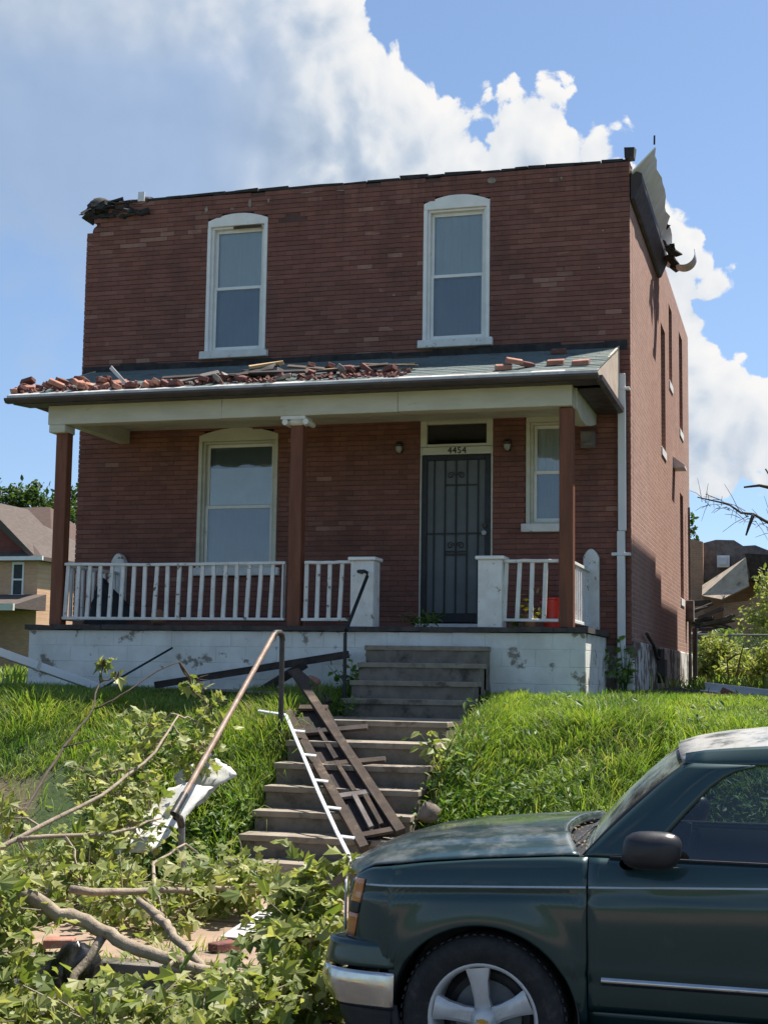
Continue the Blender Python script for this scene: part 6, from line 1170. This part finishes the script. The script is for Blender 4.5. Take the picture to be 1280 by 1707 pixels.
tree('leafy_tree', 'smaller green tree just left of the porch post', (-39.5, 74, 1.7), 13, cl(2.6, 4.0, 7.5, 11, 1.3), 3200, 62, 0.4)
tree('leafy_tree', 'sparse tree seen between porch post and house wall', (-35.5, 70, 1.7), 13, cl(1.6, 5.5, 6.0, 9, 1.0), 1500, 63, 0.36)
# ------------------------------------------------------------------ beyond the house, right
h = thing('collapsed_house', 'storm-wrecked house with broken dark roof behind the right yard', 'house', (9, 30, 1.7))
mat('raw_sheathing', (0.48, 0.39, 0.30), (0.38, 0.30, 0.225), 5, 0.9, 0.3, stain=(0.12, 0.09, 0.07), sscale=3)
side_brick('ruin_brick', (0.46, 0.27, 0.18), (0.38, 0.21, 0.14), (0.42, 0.33, 0.25), axis='x')
MB().prism([(7.6, 1.5), (12.5, 1.5), (12.5, 5.4), (9.2, 5.1), (8.4, 4.55), (7.6, 4.45)], 'y', 29.8, 30.1).build('front_wall', 'ruin_brick', h)
MB().prism([(5.5, 1.5), (7.2, 1.5), (7.2, 3.6), (6.9, 4.2), (6.9, 6.6), (6.55, 6.7), (5.5, 6.2)], 'y', 31, 31.3).build('broken_wall', 'ruin_brick', h)
q = [Vector(p) for p in ((6.9, 30.5, 5.1), (8.35, 29.6, 5.95), (8.45, 29.2, 5.0), (7.6, 29.0, 4.55), (6.95, 29.5, 4.7))]; u = Vector((0, 0.15, -0.03)); MB().add(q + [p + u for p in q], [(0, 1, 2, 3, 4), (9, 8, 7, 6, 5)] + [(i, i + 5, (i + 1) % 5 + 5, (i + 1) % 5) for i in range(5)]).build('roof_slab', 'raw_sheathing', h)
q = [(6.3, 6.35), (6.9, 6.62), (7.3, 6.72), (7.9, 6.70), (8.2, 6.5), (8.6, 6.52), (9.0, 6.35), (9.6, 6.42), (11.5, 6.3), (11.5, 5.0), (8.4, 5.4), (7.2, 5.3), (6.3, 5.5)]; MB().prism(q, 'y', 31.6, 33.5).build('roof', 'grey_board', h)
MB().prism([(8.3, 6.1), (11.5, 5.9), (11.5, 5.2), (8.5, 5.2)], 'y', 29.9, 31).build('porch_roof', 'charred_wood', h)
MB().box(7.35, 7.75, 31.2, 31.5, 5.75, 6.15).box(7.43, 7.67, 31.15, 31.199, 5.83, 6.07).build('air_conditioner', 'alu_white', h)
MB().box(6.5, 12.5, 33.6, 33.9, 1.5, 5.9).build('rear_wall', 'ruin_brick', h)
rag('roof_rubble', 'old_wood', 6.2, 8.4, 28.0, 30.0, 2.6, 4.9, 40, h, 71, (1.1, 0.14, 0.09)); rag('wall_rubble', 'grey_board', 6.2, 8.0, 27.5, 29.5, 2.0, 4.2, 30, h, 72, (0.7, 0.4, 0.1)); rag('brick_rubble', 'ruin_brick', 6.5, 9.0, 27.0, 29.5, 1.7, 2.9, 50, h, 73, (0.4, 0.3, 0.2))
for p in h.children:
    if 'rubble' in p.name: p['kind'] = 'stuff'
rr = random.Random(8); GBu = 'bushes behind the right yard'
for lab, x, y, cr, n in (('big bright bush at the right edge in front of the collapsed house', 9.6, 19.0, [(0, 0, 2.2, .8), (-.5, 0, 1.7, .7), (.5, 0, 1.6, .8), (-.3, .3, 2.7, .5), (.7, 0, 2.6, .6), (-.8, 0, 1.0, .6), (.1, 0, .9, .8)], 3600),
                         ('low sunlit bush left of the thin sapling in the right yard', 7.9, 15.5, [(0, 0, .5, .55), (.5, 0, .7, .5), (-.4, 0, .35, .45), (.2, 0, 1.0, .4)], 2200), ('low sunlit bush right of the thin sapling in the right yard', 9.1, 14.5, [(0, 0, .5, .6), (.5, 0, .8, .55), (-.5, 0, .4, .5), (.9, 0, .5, .6)], 2600), ('dark shrub against the chain-link fence behind the house corner', 7.75, 20.5, [(0, 0, .8, .6), (.4, 0, 1.2, .5), (-.2, 0, .4, .5)], 1300), ('leafy bush behind the fence in the middle of the right yard', 8.6, 21.5, [(0, 0, .8, .7), (.6, 0, 1.1, .6), (-.5, 0, .6, .6)], 1800)):
    tree('yard_bush', lab, (x, y, 1.75), 1.2, cr, n, int(x * 100), 0.13, 'fallen_leaf' if 'sunlit' in lab or 'bright' in lab else 'weed_leaf', 'bush', GBu, 0.03)
tree('leafy_tree', 'narrow dark evergreen just behind the far corner of the house', (6.1, 36, 1.7), 6.5, [(0, 0, 3 + k * .55, .9 - .11 * k) for k in range(7)], 1500, 64, 0.22)
t = thing('sapling', 'thin dark forked sapling standing in the right yard', 'sapling', (8.55, 12.5, 1.75))
for k, pts in enumerate(([(8.55, 12.5, 1.7), (8.52, 12.5, 2.2), (8.50, 12.5, 2.5)], [(8.72, 12.5, 1.7), (8.70, 12.5, 2.1), (8.78, 12.5, 2.5), (8.85, 12.5, 2.75)], [(8.51, 12.5, 2.4), (8.68, 12.5, 2.52), (8.8, 12.5, 2.55)])): MB().tube(pts, [0.025, 0.02, 0.014][:len(pts)] if len(pts) == 3 else [0.025, .022, .018, .01], 6).build('stem', 'bark_dark', t)
# chain-link fence
f = thing('chain_link_fence', 'grey chain-link fence crossing the right yard', 'fence', (9, 17.5, 1.7))
for x in (7.2, 8.35, 10.4, 12.5): MB().tube([(x, 17.5, 1.6), (x, 17.5, 3.1)], 0.03, 8).build('post', 'galvanised', f)
MB().tube([(6.0, 17.5, 3.08), (13, 17.5, 3.08)], 0.022, 8).build('top_rail', 'galvanised', f)
mb = MB(); 
for k in range(-16, 140):
    x = 6.0 + k * 0.055
    for sgn in (1, -1):
        a = (x, 17.5, 1.75 if sgn > 0 else 3.05); b = (x + 0.85, 17.5, 3.05 if sgn > 0 else 1.75)
        if x > 5.9 and b[0] < 13: mb.tube([a, b], 0.0028, 3, False)
tag(mb.build('wire_mesh', 'galvanised', f, recalc=False), kind='stuff')
t = thing('bare_tree', 'bare storm-stripped tree reaching in from the right edge', 'tree', (11.3, 30, 1.7)); MB().tube([(11.3, 30, 1.5), (11.2, 30, 4), (10.9, 30, 6)], [.2, .17, .14], 8).build('trunk', 'bark_dark', t, smooth='all')
rr = random.Random(15)
for pts in ([(10.9, 30, 6.0), (9.8, 30, 6.75), (9.0, 30, 7.15), (8.6, 30, 7.4), (8.2, 30, 7.45), (7.8, 30, 7.75), (7.2, 30, 7.9), (6.8, 30, 8.0)], [(8.6, 30, 7.4), (8.45, 30, 7.0), (8.35, 30, 6.7)], [(10.9, 30, 6), (10.2, 30, 7.4), (9.4, 30, 8.2), (9.0, 30, 8.9)], [(9.8, 30, 6.75), (9.3, 30, 7.5), (9.1, 30, 8.0)], [(9.4, 30, 8.2), (8.8, 30, 8.35), (8.3, 30, 8.3)]):
    n = len(pts); MB().tube(pts, [0.06 * (1 - i / n) + 0.012 for i in range(n)], 6).build('limb', 'bark_dark', t, smooth='all')
tw = MB()
for k in range(60):
    c = Vector((rr.uniform(6.9, 9.6), 30, 0)); c.z = 7.95 - (c.x - 6.8) * 0.45 + rr.uniform(-.1, .3); d = c + Vector((rr.gauss(-.2, .3), rr.gauss(0, .2), rr.gauss(.1, .35))); tw.tube([c, c.lerp(d, .5) + Vector((0, 0, .05)), d], [.012, .009, .006], 4)
tag(tw.build('twigs', 'bark_dark', t, recalc=False), kind='stuff')
# guessed, unseen neighbouring house, added and stepped to throw the side wall's shadow
NX = 9.95
h = thing('added_neighbour_house', 'guessed red brick neighbouring house, added unseen past the right edge to shade the side wall', 'house', (NX, 5, 1.7))
MB().prism([(2.120, 1.5), (10.020, 1.5), (10.020, 9.345), (6.920, 9.345), (6.920, 9.745), (6.020, 9.745), (6.020, 9.965), (2.120, 9.965)], 'x', NX, NX + 6.5).build('wall', 'side_brick', h)
for y in (5.0, 8.0):
    w_ = MB().box(NX - 0.03, NX - 0.003, y - 0.45, y + 0.45, 6.0, 7.8).build('window', 'white_paint', h); MB().box(NX - 0.04, NX - 0.031, y - 0.38, y + 0.38, 6.07, 7.73).build('pane', 'screen_dark', w_)

# torn membrane hanging over the left parapet corner
sheet('torn_felt', None, None, [(-0.12, -0.09, 8.70), (0.45, -0.08, 8.74), (0.55, 0.35, 8.95), (-0.05, 0.3, 8.98)], 'tar', 46, 12, 0.05, None, 0.008, house)
sheet('torn_felt', None, None, [(0.35, -0.05, 8.80), (0.95, -0.05, 8.86), (0.9, 0.3, 8.95), (0.4, 0.3, 9.0)], 'tar', 47, 12, 0.045, None, 0.008, house)
side_brick('neighbour_brick', (0.30, 0.12, 0.09), (0.23, 0.09, 0.07), (0.34, 0.25, 0.2), axis='x')
MB().box(NX + 0.02, NX + 6.48, 2.09, 2.118, 1.5, 9.9).build('front_wall', 'neighbour_brick', h)  # front of the added, unseen neighbouring house
for x in (NX + 1.5, NX + 4.6):
    for z in (3.2, 6.6):
        w_ = MB().box(x - 0.5, x + 0.5, 2.05, 2.088, z, z + 1.9).build('window', 'white_paint', h); MB().box(x - 0.42, x + 0.42, 2.04, 2.049, z + 0.08, z + 1.82).build('pane', 'dark_glass', w_); MB().box(x - 0.6, x + 0.6, 1.98, 2.088, z - 0.14, z - 0.003).build('sill', 'white_paint', w_)
MB().box(NX - 0.05, NX + 6.55, 1.9, 2.3, 9.66, 9.95).build('cornice', 'cream_paint', h)  # cornice of the added neighbouring house
tag(MB().box(0.36, 0.48, -3.90, -3.78, 1.3, 2.385, jit=0.01).build('wooden_post', 'grey_board', bevel=0.008), 'grey wooden post propping the fallen white downspout at the left edge', 'post')
